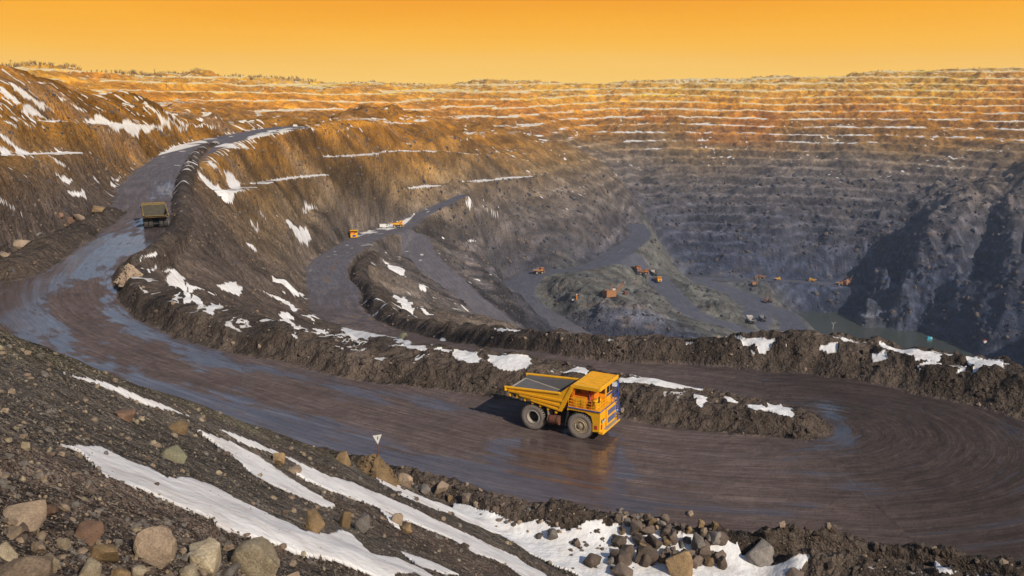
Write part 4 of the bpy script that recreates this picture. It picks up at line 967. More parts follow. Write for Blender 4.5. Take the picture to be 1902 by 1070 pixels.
def make_truck(loc, rz, label, group, pal, detail=True, scale=1.0, name='haul_truck', load=None):
    Y, A, BED, WALL_, DUST = pal
    root = thing(name, label, 'dump truck', loc, rz, group); root.scale = (scale,) * 3
    M = MAT
    mb = MB(); body_shape(mb, Y, BED); body = mb.build('dump_body', root)
    mb = MB(); bed_shape(mb, BED, DUST); mb.build('bed_floor', body)
    # chassis rails, axle housing, hoist rams
    mb = MB()
    for s in (-1, 1):
        mb.box(-1.2, 7.4, s * .95 - .22, s * .95 + .22, 1.35, 2.05, M['black'], .03)
        mb.tube((2.2, s * .95, 1.5), (1.2, s * 1.1, 3.15), .16, M['grey'], n=10)
    mb.tube((0, -1.5, TR), (0, 1.5, TR), .62, M['black'], n=20); mb.box(-.9, .9, -.9, .9, 1.1, 2.15, M['black'], .08)
    mb.tube((WB, -1.7, TR), (WB, 1.7, TR), .32, M['black'], n=12); mb.box(2.6, 4.4, -1.5, 1.5, 1.0, 2.5, M['black'], .05); mb.box(4.3, 7.3, -1.4, 1.4, 1.5, 3.3, M['black'], .05)
    mb.build('chassis', root)
    mb = MB(); mb.tube((1.85, -2.3, 1.62), (3.2, -2.3, 1.62), .52, M['rust'], n=20)
    for x in (2.1, 2.95): mb.tube((x - .04, -2.3, 1.62), (x + .04, -2.3, 1.62), .55, M['black'], n=20)
    mb.build('fuel_tank', root)
    for s in (-1, 1): mb = MB(); mb.prism([(1.62, 3.1), (1.74, 3.1), (2.05, 1.55), (1.9, 1.5)], s * 2.0 - .5, s * 2.0 + .5, DUST); mb.build('mud_flap', root)
    # wheels: front singles, rear doubles
    for s in (-1, 1):
        c = (WB, s * 2.08, TR); mb = MB(); tyre_shape(mb, c, .95, (M['tyre'], WALL_)); w = mb.build('front_wheel', root, True)
        mb = MB(); rim_front(mb, (WB, s * 2.44, TR), s, (M['rim'], M['rust'] if False else DUST)); mb.build('rim', w, True)
        for y, nm in ((2.12, 'outer'), (1.10, 'inner')):
            c = (0, s * y, TR); mb = MB(); tyre_shape(mb, c, .92, (M['tyre'], WALL_)); w = mb.build('rear_wheel', root, True)
            if y > 2:
                mb = MB(); rim_rear(mb, (0, s * 2.46, TR), s, (DUST, M['black'])); mb.build('rim', w, True)
    # deck with blue edge, wheel arches and front apron
    mb = MB(); mb.box(4.2, 8.0, -2.58, 2.58, 3.36, 3.52, Y, .02)
    for s in (-1, 1):
        arch = [(4.15, 3.36), (4.15, 3.05), (4.5, 3.18), (6.3, 3.18), (6.95, 2.85), (7.15, 2.2), (7.15, 1.15), (7.95, 1.25), (8.0, 3.36)]
        mb.prism(arch, s * 2.42, s * 2.56, Y)
        mb.prism([(4.15, 3.1), (4.28, 3.1), (3.95, 1.2), (3.85, 1.2)], s * 1.75, s * 2.5, M['black'])
        mb.prism([(7.0, 2.8), (7.15, 2.8), (7.15, 1.2), (7.05, 1.2)], s * 1.3, s * 2.42, M['black'])
    mb.build('deck', root)
    mb = MB(); mb.box(4.2, 8.06, -2.66, -2.585, 3.44, 3.54, M['blue'], .01); mb.box(8.005, 8.07, -2.58, 2.58, 3.44, 3.54, M['blue'], .01); mb.box(4.2, 8.0, 2.585, 2.66, 3.44, 3.54, M['blue'], .01); mb.build('deck_edge', root)
    # front: radiator housing, grilles, lamps, bumper
    mb = MB(); mb.box(7.5, 8.0, -2.4, 2.4, 1.2, 3.35, Y, .04); mb.box(7.98, 8.2, -1.05, 1.35, 1.45, 3.42, Y, .05); nose = mb.build('nose', root)
    mb = MB()
    for z0, z1 in ((2.62, 3.2), (1.75, 2.35)):
        mb.box(8.19, 8.23, -.85, 1.15, z0, z1, M['blue'], .01)
        for k in range(6): mb.box(8.225, 8.25, -.85, 1.15, z0 + .05 + k * (z1 - z0 - .1) / 5.5, z0 + .08 + k * (z1 - z0 - .1) / 5.5, M['grey'])
    mb.build('grille', nose)
    for y, z in ((-2.05, 2.3), (-1.55, 2.3), (1.7, 2.3), (2.1, 2.3)):
        mb = MB(); mb.tube((7.98, y, z), (8.12, y, z), .19, M['black'], n=14); mb.tube((8.11, y, z), (8.14, y, z), .16, M['lamp'], n=14); mb.build('headlight', root)
    for q in ((7.98, 8.10, -2.3, -2.08, 1.45, 2.0), (7.4, 7.7, -2.60, -2.565, 1.5, 1.9)): mb = MB(); mb.box(*q, M['red'], .01); mb.build('marker_light', root)
    mb = MB(); mb.box(7.75, 8.35, -2.45, 2.45, 0.95, 1.28, Y, .05); mb.box(7.9, 8.42, -1.6, 1.6, 1.26, 1.34, DUST, .02); mb.build('bumper', root)
    # cab on the left, under the canopy
    mb = MB(); mb.box(5.7, 7.35, .55, 2.35, 3.5, 5.55, Y, .06); mb.box(5.6, 7.5, .45, 2.42, 5.5, 5.66, Y, .03); cab = mb.build('cab', root)
    mb = MB(); mb.box(7.34, 7.38, .72, 2.2, 4.45, 5.4, M['glass'], .01); mb.box(5.95, 7.2, .52, .56, 4.45, 5.35, M['glass'], .01); mb.box(5.95, 7.2, 2.34, 2.38, 4.45, 5.35, M['glass'], .01); mb.box(7.36, 7.395, 1.42, 1.5, 4.45, 5.4, Y); mb.build('cab_window', cab)
    mb = MB(); mb.box(7.36, 7.40, .65, 2.28, 4.12, 4.36, M['blue'], .01); mb.build('cab_stripe', cab)
    # electrical cabinets and air intakes on the right of the deck
    mb = MB(); mb.box(4.65, 6.25, -2.3, -1.0, 3.5, 4.75, A, .04); mb.box(4.75, 6.15, -2.33, -2.29, 3.65, 4.6, Y, .01)
    for x in (5.12, 5.62): mb.box(x, x + .03, -2.345, -2.32, 3.7, 4.55, M['black'])
    mb.build('cabinet', root)
    mb = MB(); mb.box(5.0, 6.6, -.9, .45, 3.5, 5.35, A, .04); mb.build('control_box', root)
    for x, y in ((7.15, -1.95), (7.15, -1.2)): mb = MB(); mb.tube((x, y, 3.5), (x, y, 4.35), .33, Y, n=18); mb.tube((x, y, 4.35), (x, y, 4.5), .40, Y, .22, n=18); mb.build('air_filter', root, True)
    mb = MB(); mb.tube((6.4, -1.7, 3.5), (6.4, -1.7, 5.6), .11, M['black'], n=12); mb.tube((6.4, -1.7, 4.0), (6.4, -1.7, 4.9), .17, M['grey'], n=12); mb.build('exhaust_pipe', root, True)
    # canopy posts
    for y in (-2.3, 2.3): mb = MB(); mb.prism([(4.3, 3.5), (4.6, 3.5), (5.0, 5.7), (4.8, 5.8)], y - .1, y + .1, A); mb.build('canopy_post', root)
    # ladders and railings
    mb = MB()
    for y in (-2.28, -1.98): mb.tube((6.72, y, 3.5), (6.62, y, 5.3), .035, M['red'], n=6)
    for k in range(8): mb.tube((6.715 - k * .012, -2.28, 3.7 + k * .22), (6.715 - k * .012, -1.98, 3.7 + k * .22), .025, M['red'], n=5)
    mb.build('deck_ladder', root)
    mb = MB(); rail(mb, [(4.3, -2.52, 3.52), (7.9, -2.52, 3.52)], 1.0, Y); rail(mb, [(7.92, -2.5, 3.52), (7.92, .5, 3.52)], 1.0, Y); mb.build('handrail', root)
    mb = MB(); rail(mb, [(7.96, .6, 3.52), (7.96, 2.52, 3.52), (5.6, 2.56, 3.52)], 1.15, M['blue'], .028, 1)
    for s in (1.75, 2.25): mb.tube((8.32, s, 1.2), (8.02, s, 3.5), .05, M['blue'], n=6); mb.tube((8.38, s, 2.2), (8.08, s, 4.5), .04, M['blue'], n=6)
    for k in range(8): mb.box(8.06 + .28 * (1 - k / 7) - .12, 8.1 + .28 * (1 - k / 7) + .06, 1.75, 2.25, 1.3 + k * .30, 1.34 + k * .30, M['grey'])
    mb.build('front_stairs', root)
    for y in (2.72, -2.7):
        mb = MB(); mb.tube((7.7, y * .94, 4.5), (7.9, y, 5.0), .03, M['blue'] if y > 0 else M['black'], n=5); mb.box(7.86, 7.94, y - .16, y + .16, 4.6, 5.25, M['blue'] if y > 0 else M['black'], .02); mb.build('mirror', root)
    return root
def children(o): return [c for c in bpy.data.objects if c.parent == o]
PAL_Y = (MAT['yellow'], MAT['amber'], MAT['bed'], MAT['wall'], MAT['dust'])
PAL_D = (MAT['olive'], MAT['olive'], paint('muddy_bed', (.055, .05, .034), 0.9, (.10, .08, .05), 0.8), paint('muddy_wall', (.07, .058, .048), 0.9, (.1, .08, .065), 0.8), paint('muddy_rail', (.24, .17, .07), 0.85, (.14, .1, .06), 0.7))
def ground_at_level(u, v, hub): return at_h(u, v, CAM_H - hub)
# near truck: its right rear hub and right front hub
p0 = Vector(at_h(989, 774, CAM_H - TR)); p1 = Vector(at_h(1076.5, 791, CAM_H - TR))
dv = p1 - p0; yaw = math.atan2(dv.y, dv.x)
q0 = p0 + Matrix.Rotation(yaw, 3, 'Z') @ Vector((0, 2.55, 0)); q0.z = ground(q0.x + 2.5, q0.y - 1.5) - 0.03
print('TRUCK', dv.length, math.degrees(yaw), tuple(q0))
make_truck(q0, yaw, 'clean yellow dump truck with empty grey bed on the wet road', 'dump trucks at work in the mine', PAL_Y, scale=dv.length / WB)
# dirty truck driving away up the bend
a = Vector(hit(266, 421, 60)); b = Vector(hit(316, 419, 60)); c = (a + b) / 2; c.z = ground(c.x, c.y)
ahead = Vector(hit(300, 372, 60)) - c; yaw2 = math.atan2(ahead.y, ahead.x) + R(4)
fwd = Vector((math.cos(yaw2), math.sin(yaw2), 0))
make_truck(c + fwd * 2.0 + Vector((0, 0, -0.03)), yaw2, 'mud covered dump truck seen from behind on the bend of the road', 'dump trucks at work in the mine', PAL_D, scale=1.06).scale = (1.06, 1.08, 0.86)
# ------------------------------------------------------------------ stones
def stone_mat(name, col, col2, scale=1.5):
    m, nt, b = new_mat(name); L = nt.links.new
    tc = N(nt, 'ShaderNodeTexCoord'); oi = N(nt, 'ShaderNodeObjectInfo')
    n1 = N(nt, 'ShaderNodeTexNoise'); n1.inputs['Scale'].default_value = scale; n1.inputs['Detail'].default_value = 8; n1.inputs['Roughness'].default_value = 0.7; L(tc.outputs['Object'], n1.inputs['Vector'])
    n2 = N(nt, 'ShaderNodeTexNoise'); n2.inputs['Scale'].default_value = scale * 7; n2.inputs['Detail'].default_value = 5; n2.inputs['Roughness'].default_value = 0.75; L(tc.outputs['Object'], n2.inputs['Vector'])
    r = N(nt, 'ShaderNodeMapRange'); r.inputs['From Min'].default_value = 0.35; r.inputs['From Max'].default_value = 0.65; L(n1.outputs['Fac'], r.inputs['Value'])
    mx = N(nt, 'ShaderNodeMix', data_type='RGBA'); mx.inputs['A'].default_value = (*col, 1); mx.inputs['B'].default_value = (*col2, 1); L(r.outputs[0], mx.inputs['Factor'])
    v = N(nt, 'ShaderNodeMapRange'); v.inputs['To Min'].default_value = 0.7; v.inputs['To Max'].default_value = 1.3; L(oi.outputs['Random'], v.inputs['Value'])
    v2 = N(nt, 'ShaderNodeMapRange'); v2.inputs['From Min'].default_value = 0.3; v2.inputs['From Max'].default_value = 0.7; v2.inputs['To Min'].default_value = 0.6; v2.inputs['To Max'].default_value = 1.35; L(n2.outputs['Fac'], v2.inputs['Value'])
    mm = N(nt, 'ShaderNodeMath', operation='MULTIPLY'); L(v.outputs[0], mm.inputs[0]); L(v2.outputs[0], mm.inputs[1])
    m2 = N(nt, 'ShaderNodeMix', data_type='RGBA'); m2.blend_type = 'MULTIPLY'; m2.inputs['Factor'].default_value = 1; L(mx.outputs['Result'], m2.inputs['A']); L(mm.outputs[0], m2.inputs['B'])
    L(m2.outputs['Result'], b.inputs['Base Color']); b.inputs['Roughness'].default_value = 0.92; b.inputs['Specular IOR Level'].default_value = 0.2
    ad = N(nt, 'ShaderNodeMath', operation='MULTIPLY_ADD'); ad.inputs[1].default_value = 0.35; L(n2.outputs['Fac'], ad.inputs[0]); L(n1.outputs['Fac'], ad.inputs[2])
    bp = N(nt, 'ShaderNodeBump'); bp.inputs['Strength'].default_value = 0.7; bp.inputs['Distance'].default_value = 0.15; L(ad.outputs[0], bp.inputs['Height']); L(bp.outputs[0], b.inputs['Normal'])
    return m
ST = dict(tan=stone_mat('tan_rock', (.36, .27, .19), (.25, .185, .13)), pale=stone_mat('pale_rock', (.46, .38, .26), (.30, .235, .15)), brown=stone_mat('brown_rock', (.165, .125, .098), (.115, .085, .066)),
          ochre=stone_mat('ochre_rock', (.30, .20, .10), (.19, .13, .075)), grey=stone_mat('grey_rock', (.22, .195, .17), (.14, .12, .105)), red=stone_mat('reddish_rock', (.22, .13, .085), (.16, .10, .07)), olive=stone_mat('greenish_rock', (.20, .19, .125), (.15, .135, .09)))
def rock_mesh(name, seed, facets=9, rough=0.10, sub_=3, mat=None):
    """a broken stone: a ball cut by flat planes, then weathered"""
    rg = random.Random(seed); bm = bmesh.new(); bmesh.ops.create_icosphere(bm, subdivisions=sub_, radius=1.0)
    pl = []
    for i in range(facets):
        n = Vector((rg.gauss(0, 1), rg.gauss(0, 1), rg.gauss(0, 1))).normalized(); pl.append((n, rg.uniform(0.36, 0.66)))
    from mathutils import noise
    off = Vector((rg.uniform(0, 50), rg.uniform(0, 50), rg.uniform(0, 50)))
    for v in bm.verts:
        d = v.co.normalized(); r = 1.0
        for n, k in pl:
            c = d.dot(n)
            if c > 0.05: r = min(r, k / c)
        r *= 1 + rough * noise.fractal(d * 1.6 + off, 0.8, 2.0, 4) + rough * 0.3 * noise.noise(d * 7 + off)
        v.co = d * r
    if facets > 8:
        # blasted stone: hull of a few corners, chipped edges, rough faces
        bm.free(); bm = bmesh.new()
        for i in range(15):
            d = Vector((rg.gauss(0, 1), rg.gauss(0, 1), rg.gauss(0, 1))).normalized(); bm.verts.new(d * rg.uniform(.82, 1.08))
        h_ = bmesh.ops.convex_hull(bm, input=list(bm.verts))
        bmesh.ops.delete(bm, geom=[q for q in h_['geom_interior'] if isinstance(q, bmesh.types.BMVert)], context='VERTS')
        bmesh.ops.dissolve_limit(bm, angle_limit=R(12), verts=bm.verts, edges=bm.edges)
        bmesh.ops.bevel(bm, geom=list(bm.edges), offset=.05, segments=1, affect='EDGES')
        bmesh.ops.triangulate(bm, faces=list(bm.faces))
        bmesh.ops.subdivide_edges(bm, edges=list(bm.edges), cuts=2, use_grid_fill=True)
        for v in bm.verts: v.co *= 1 + 0.05 * noise.fractal(v.co * 2.2 + off, 0.8, 2.0, 4) + .02 * noise.noise(v.co * 9 + off)
    me = bpy.data.meshes.new(name); bm.to_mesh(me); bm.free()
    me.materials.append(mat); me.polygons.foreach_set('use_smooth', np.ones(len(me.polygons), bool))
    try: me.set_sharp_from_angle(angle=R(28))
    except Exception: pass
    me.update(); return me
ROCKS = {}
def rock_lib(kind, i, facets=14, rough=.07, s=3):
    k = (kind, i)
    if k not in ROCKS: ROCKS[k] = rock_mesh(kind + '_rock', hash_(kind) * 31 + i * 7 + 3, facets, rough, s, ST[kind])
    return ROCKS[k]
def hash_(s): return sum((i + 3) * ord(c) for i, c in enumerate(s)) % 977
RG = random.Random(42)
def px_m(p):
    """photo pixels per metre at a point"""
    f = p[1] * CP - (p[2] - CAM_H) * SP
    return FPX / f
def put_rock(u, v, w, hgt, kind, label, group=None, i=None, name='boulder', facets=14, rough=.07, sink=0.25, rz=None, dmin=3.0):
    """a stone whose foot is seen at (u, v), w by hgt photo pixels large"""
    p = Vector(hit(u, v - hgt * 0.12, dmin)); s = px_m(p); W_ = w / s / 2; H_ = hgt / s / 2
    o = bpy.data.objects.new(name, rock_lib(kind, RG.randrange(6) if i is None else i, facets, rough)); COL.objects.link(o)
    o.scale = (W_ * 1.12, (W_ + H_) * 0.55, H_ * 1.15); o.rotation_euler = (RG.uniform(-.2, .2), RG.uniform(-.25, .25), RG.uniform(0, 6.28) if rz is None else rz)
    if rz is None: o.scale = (W_ * 1.1, W_ * 1.05, H_ * 1.15)
    o.location = p + Vector((0, W_ * 0.35, H_ * (1 - 2 * sink)))
    return tag(o, label, 'rock', group)
B = put_rock
B(278, 1052, 84, 76, 'tan', 'large rounded tan boulder on the gravel slope at the bottom left', i=1, rough=.14, facets=6)
B(480, 1090, 112, 85, 'pale', 'pale angular boulder cut off by the bottom edge of the photo', i=2, facets=7)
B(388, 1064, 104, 50, 'pale', 'pale lumpy rock lying between the rounded tan boulder and the angular boulder', i=3, rough=.2)
B(345, 1044, 32, 28, 'grey', 'small grey rock leaning behind the pale lumpy rock', i=1)
B(190, 1056, 66, 46, 'ochre', 'ochre rock left of the large rounded tan boulder', i=4)
B(148, 1085, 66, 46, 'pale', 'blocky cream rock below the ochre rock at the bottom of the slope', i=5)
B(40, 1095, 110, 62, 'tan', 'wide tan slab of rock in the bottom left corner', i=2, rough=.18)
B(12, 1046, 46, 46, 'pale', 'pale rock at the left edge just above the corner slab', i=0)
B(222, 1085, 42, 32, 'ochre', 'yellowish stone wedged under the large rounded boulder', i=2)
B(160, 1008, 66, 34, 'red', 'flat reddish rock half sunk in the gravel above the ochre rock', i=3)
B(40, 985, 96, 58, 'tan', 'cracked tan outcrop at the left edge of the gravel slope', i=4, rough=.28, facets=12)
B(425, 1028, 22, 20, 'tan', 'small tan stone beside the tip of the big snow streak', i=5)
B(255, 1072, 30, 22, 'pale', 'small cream stone against the foot of the rounded boulder', i=1)
B(305, 1085, 40, 26, 'tan', 'tan stone at the bottom edge right of the rounded boulder', i=0)
B(228, 782, 46, 32, 'red', 'flat orange brown rock on the dark gravel below the thin snow line', i=2, sink=.4)
B(328, 806, 40, 26, 'ochre', 'ochre rock on the slope just left of the twin snow streaks', i=4, sink=.4)
B(320, 860, 52, 44, 'olive', 'smooth greenish rock sunk in the gravel above the big snow streak', i=0, sink=.4, rough=.06)
B(582, 994, 44, 54, 'ochre', 'tall ochre rock standing at the upper edge of the big snow streak', i=1)
B(640, 985, 30, 40, 'ochre', 'dark ochre rock second along the upper edge of the big snow streak', i=3)
B(672, 992, 36, 44, 'grey', 'grey weathered rock third along the upper edge of the big snow streak', i=2)
B(517, 866, 30, 28, 'ochre', 'brown rock splitting the long snow streaks on the slope', i=5)
B(546, 880, 36, 20, 'tan', 'low tan rock in the snow just below the brown rock', i=0)
B(738, 976, 26, 24, 'tan', 'tan stone at the tip of the little snow wedge', i=2)
B(757, 992, 30, 20, 'ochre', 'ochre stone next to the tan stone at the snow wedge', i=4)
B(862, 1022, 22, 15, 'brown', 'dark stone on the gravel strip between two snow streaks', i=1)
B(640, 866, 32, 30, 'ochre', 'sharp ochre boulder left of the gravel heap with the sign', i=3)
B(752, 908, 34, 32, 'tan', 'square tan boulder right of the gravel heap with the sign', i=1)
B(786, 920, 28, 24, 'grey', 'grey boulder next to the square tan boulder', i=4)
B(816, 918, 36, 24, 'tan', 'tan boulder behind the grey boulder at the road edge', i=2)
B(835, 932, 15, 17, 'ochre', 'small upright ochre stone below the tan boulder at the road edge', i=0)
B(866, 932, 22, 18, 'brown', 'brown stone in the snow below the muddy berm', i=3)
B(1025, 1004, 27, 27, 'grey', 'two toned grey stone alone on the snow under the gravel berm', i=5)
B(1003, 1001, 18, 11, 'brown', 'flat dark stone left of the two toned grey stone', i=1)
B(1072, 1016, 22, 17, 'brown', 'oval brown stone on the open snow left of the rock pile', i=2, rough=.05)
B(1265, 1074, 58, 60, 'ochre', 'largest boulder at the foot of the rock pile, mossy brown', i=0)
B(1203, 1056, 46, 48, 'brown', 'dark boulder left of the largest boulder of the rock pile', i=2)
B(1163, 1046, 36, 42, 'brown', 'pointed dark rock at the left flank of the rock pile', i=4)
B(1300, 1034, 42, 62, 'grey', 'tall slab of grey rock on the right flank of the rock pile', i=1)
B(1330, 1014, 32, 34, 'grey', 'grey block at the upper right end of the rock pile', i=3)
B(1338, 1048, 24, 34, 'brown', 'dark rock right of the tall slab at the rock pile', i=5)
B(1098, 1052, 42, 26, 'brown', 'dark rock on the snow left of the rock pile', i=0)
B(1414, 1052, 62, 48, 'grey', 'lone grey boulder casting a shadow right of the rock pile', i=2, rough=.08, facets=7)
B(1283, 958, 17, 9, 'tan', 'small tan stone on the crest of the muddy berm', i=1)
B(1482, 1076, 40, 16, 'brown', 'flat stone at the bottom edge right of the lone grey boulder', i=3)
B(1160, 1078, 50, 28, 'brown', 'wide brown rock at the bottom edge left of the largest boulder', i=3)
for u, v, w, hh, kd, lb in ((95, 1060, 46, 34, 'pale', 'cream rock between the ochre rock and the left edge cluster'), (70, 1030, 34, 24, 'tan', 'tan rock resting behind the corner slab at the bottom left'), (120, 1020, 30, 22, 'pale', 'small cream rock above the blocky cream rock'),
                            (430, 1078, 44, 34, 'grey', 'grey rock wedged between the pale lumpy rock and the angular boulder'), (355, 1085, 60, 34, 'pale', 'low cream rock at the bottom edge below the pale lumpy rock'), (540, 1082, 34, 26, 'tan', 'tan rock at the bottom edge right of the angular boulder'),
                            (18, 1000, 40, 26, 'tan', 'tan rock at the left edge below the cracked outcrop'), (92, 958, 40, 20, 'red', 'reddish stone at the right end of the cracked outcrop')):
    B(u, v, w, hh, kd, lb)
# fill of the pile
for k in range(85):
    t = RG.random(); u = 1135 + 215 * RG.random(); top = 962 + abs(u - 1240) * .10; v = top + (1058 - top) * RG.random() ** 0.8
    if u < 1150 and v < 1000: v += 25
    w = RG.choice((10, 13, 16, 20, 26, 32)) * (0.8 + 0.4 * RG.random())
    B(u, v, w, w * RG.uniform(.7, 1.15), RG.choice(('brown', 'brown', 'grey', 'brown', 'ochre')), 'brown broken stone in the pile between road berm and snow', 'stones of the rock pile', name='pile_stone', sink=.18, dmin=40)
for k in range(60):
    u = RG.uniform(1150, 1240); v = 950 + (u - 1150) * .22 + RG.uniform(0, 20); w = RG.uniform(6, 12)
    B(u, v, w, w * .8, RG.choice(('brown', 'grey', 'tan')), 'small stone on the gravel berm above the rock pile', 'small stones on the gravel berm', name='berm_stone', sink=.2, dmin=40)
for k in range(70):
    a = RG.random(); u = 690 + 430 * a; v = 893 + 118 * a + RG.gauss(0, 16) ; w = RG.choice((4, 5, 6, 8, 11))
    B(u, max(v, 880 + 80 * a), w, w * RG.uniform(.55, .9), RG.choice(('brown', 'tan', 'grey', 'brown')), 'small stone scattered along the foot of the slope by the road', 'stones along the foot of the slope', name='loose_stone', sink=.25, dmin=40)
for k in range(34):
    u = RG.uniform(1060, 1180); v = RG.uniform(1000, 1062); w = RG.choice((4, 5, 7, 9))
    B(u, v, w, w * .7, 'brown', 'dark pebble on the snow left of the rock pile', 'pebbles on the snow', name='snow_pebble', sink=.3, dmin=40)
# stones on the mound left of the bend
for (u, v, w, hh, kd, lb) in ((130, 418, 17, 16, 'red', 'reddish block on the mound left of the bend, lowest of three'), (143, 412, 24, 18, 'tan', 'pinkish block in the middle of the mound left of the bend'), (180, 398, 30, 18, 'ochre', 'ochre rock at the road end of the mound left of the bend'),
                             (112, 408, 12, 14, 'red', 'small red stone left of the blocks on the mound'), (35, 464, 42, 22, 'tan', 'long pale rock at the left edge above the bend'), (8, 480, 30, 20, 'tan', 'pale rock touching the left edge of the photo by the bend'), (72, 440, 14, 10, 'grey', 'grey stone on the bank left of the bend')):
    B(u, v, w, hh, kd, lb, dmin=100)
B(749, 630, 18, 13, 'olive', 'pale green block on the snowy bank behind the main road', dmin=80)
# ------------------------------------------------------------------ heaps
def heap(name, u, v, w, hgt, kind, label, n=160, stone=.12, dmin=60, flat=1.0, cat='heap'):
    """a tipped heap of small stones, one mesh: rough cone with stones bedded in it"""
    p = Vector(hit(u, v, dmin)); s = px_m(p); rx = w / s / 2; hz = hgt / s
    rg = random.Random(int(u * 7 + v)); mb = MB(); nr, na = 9, 30; vs = []
    for i in range(nr + 1):
        r = i / nr
        for j in range(na):
            a = 2 * math.pi * j / na; rr = r * (1 + .16 * math.sin(3 * a + u) + .1 * math.sin(7 * a + v))
            z = hz * (1 - r ** 1.7) ** 1.15 * (1 + .1 * math.sin(5 * a + i)) - (0.5 if i == nr else 0) + rg.uniform(-.04, .04)
            x, y = rx * rr * math.cos(a), rx * rr * math.sin(a) * flat
            vs.append((x, y, z + max(-1.0, min(.8, ground(p.x + x, p.y + y) - p.z))))
    fs = [(i * na + j, i * na + (j + 1) % na, (i + 1) * na + (j + 1) % na, (i + 1) * na + j) for i in range(nr) for j in range(na)] + [tuple(range(na))[::-1]]
    mb.add(vs, fs, ST[kind])
    for k in range(n):
        a = rg.uniform(0, 6.283); r = rg.random() ** 0.6 * .98; x, y = rx * r * math.cos(a), rx * r * math.sin(a) * flat
        z = hz * (1 - r ** 1.7) ** 1.15 + max(-1.0, min(.8, ground(p.x + x, p.y + y) - p.z)); q = stone * rg.uniform(.5, 1.5)
        bm = bmesh.new(); bmesh.ops.create_icosphere(bm, subdivisions=1, radius=q)
        for t in bm.verts: t.co = Vector((t.co.x * rg.uniform(.7, 1.2), t.co.y * rg.uniform(.7, 1.2), t.co.z * rg.uniform(.6, 1.1)))
        mb.bm(bm, ST[kind], Matrix.Translation((x, y, z)))
    o = mb.build(name, None, False, p); tag(o, label, cat); return p, hz
hp, hh_ = heap('gravel_heap', 702, 892, 92, 36, 'ochre', 'golden gravel heap at the road edge with a triangular sign on top', 260, .09)
heap('gravel_heap', 238, 512, 48, 18, 'tan', 'pale gravel heap against the inside of the bend', 220, .28, 90)
# ------------------------------------------------------------------ sign on the heap
sg = thing('road_sign', 'white upside down triangle sign on a thin rusty rod', 'sign', hp + Vector((0.05, .3, hh_ - 0.1)))
mb = MB(); mb.tube((0, 0, -.3), (0, 0, 1.75), .03, MAT['rust'], n=8); mb.build('post', sg)
mb = MB(); mb.prism([(-.36, 2.02), (0, 1.36), (.30, 2.12)], -.055, -.035, MAT['white']); pl_ = mb.build('sign_plate', sg)
mb = MB(); mb.prism([(-.05, 1.95), (-.03, 1.70), (.02, 1.70), (.05, 1.95)], -.060, -.056, MAT['grey']); mb.build('mark', pl_)
# ------------------------------------------------------------------ distant machines
def small_truck(u, v, yaw_deg, label, body='yellow', bedm='bed', scale=1.15, load=False, dmin=250):
    """a dump truck a few pixels long: one mesh with body, canopy, deck, cab and wheels"""
    p = Vector(hit(u, v, dmin)); mb = MB(); Y = MAT[body]
    body_shape(mb, Y, MAT[bedm]); bed_shape(mb, MAT[bedm], MAT['dust'])
    mb.box(-1.2, 7.4, -1.4, 1.4, 1.3, 2.4, MAT['black']); mb.box(4.2, 8.0, -2.55, 2.55, 3.3, 3.55, Y); mb.box(7.5, 8.2, -2.4, 2.4, 1.2, 3.35, Y); mb.box(8.2, 8.25, -1, 1.2, 1.7, 3.1, MAT['blue'])
    mb.box(5.7, 7.35, .55, 2.35, 3.5, 5.6, Y); mb.box(7.35, 7.4, .7, 2.2, 4.4, 5.4, MAT['glass']); mb.box(4.7, 6.4, -2.2, .2, 3.5, 4.9, MAT['amber'])
    for s in (-1, 1):
        for x, y in ((WB, 2.05), (0, 2.1), (0, 1.1)): mb.lathe([(.0, -.45), (1.35, -.45), (1.5, -.3), (1.5, .3), (1.35, .45), (.0, .45)], (x, s * y, 1.5), MAT['tyre'], 18)
        mb.lathe([(0, -.05), (.8, -.05), (.8, .05), (0, .05)], (WB, s * 2.5, 1.5), MAT['rim'], 14); mb.lathe([(0, -.05), (.8, -.05), (.8, .05), (0, .05)], (0, s * 2.55, 1.5), MAT['rim'], 14)
    if load:
        rg = random.Random(5); vs = []; n = 14
        for i in range(6):
            for j in range(n):
                a = 6.283 * j / n; r = i / 5; vs.append((.2 + 3.0 * r * math.cos(a), 2.2 * r * math.sin(a), 4.2 + 2.4 * (1 - r) ** .8 + rg.uniform(-.15, .15)))
        mb.add(vs, [(i * n + j, i * n + (j + 1) % n, (i + 1) * n + (j + 1) % n, (i + 1) * n + j) for i in range(5) for j in range(n)] + [tuple(range(5 * n, 6 * n))], MAT['load'])
    o = mb.build('dump_truck', None, False, p + Vector((0, 0, 0.05))); o.rotation_euler = (0, 0, R(yaw_deg)); o.scale = (scale,) * 3
    return tag(o, label, 'dump truck', 'dump trucks at work in the mine')
def crawler(mb, hw, L, hgt, mat):
    for s in (-1, 1):
        pr = [(-L, hgt * .5), (-L * .9, hgt * .1), (-L * .75, 0), (L * .75, 0), (L * .9, hgt * .1), (L, hgt * .5), (L * .9, hgt * .9), (L * .75, hgt), (-L * .75, hgt), (-L * .9, hgt * .9)]
        mb.prism(pr, s * hw - .7, s * hw + .7, mat)
def lattice(mb, a, b, w, r, mat, n=8):
    a, b = Vector(a), Vector(b); d = (b - a).normalized(); s = d.cross(Vector((0, 1, 0))).normalized() * w; t = Vector((0, w, 0))
    cs = [s + t, s - t, -s - t, -s + t]
    for c in cs: mb.tube(a + c, b + c, r, mat, n=5)
    for i in range(n):
        p = a.lerp(b, i / n); q = a.lerp(b, (i + 1) / n)
        for k in range(4): mb.tube(p + cs[k], q + cs[(k + 1) % 4], r * .6, mat, n=4)
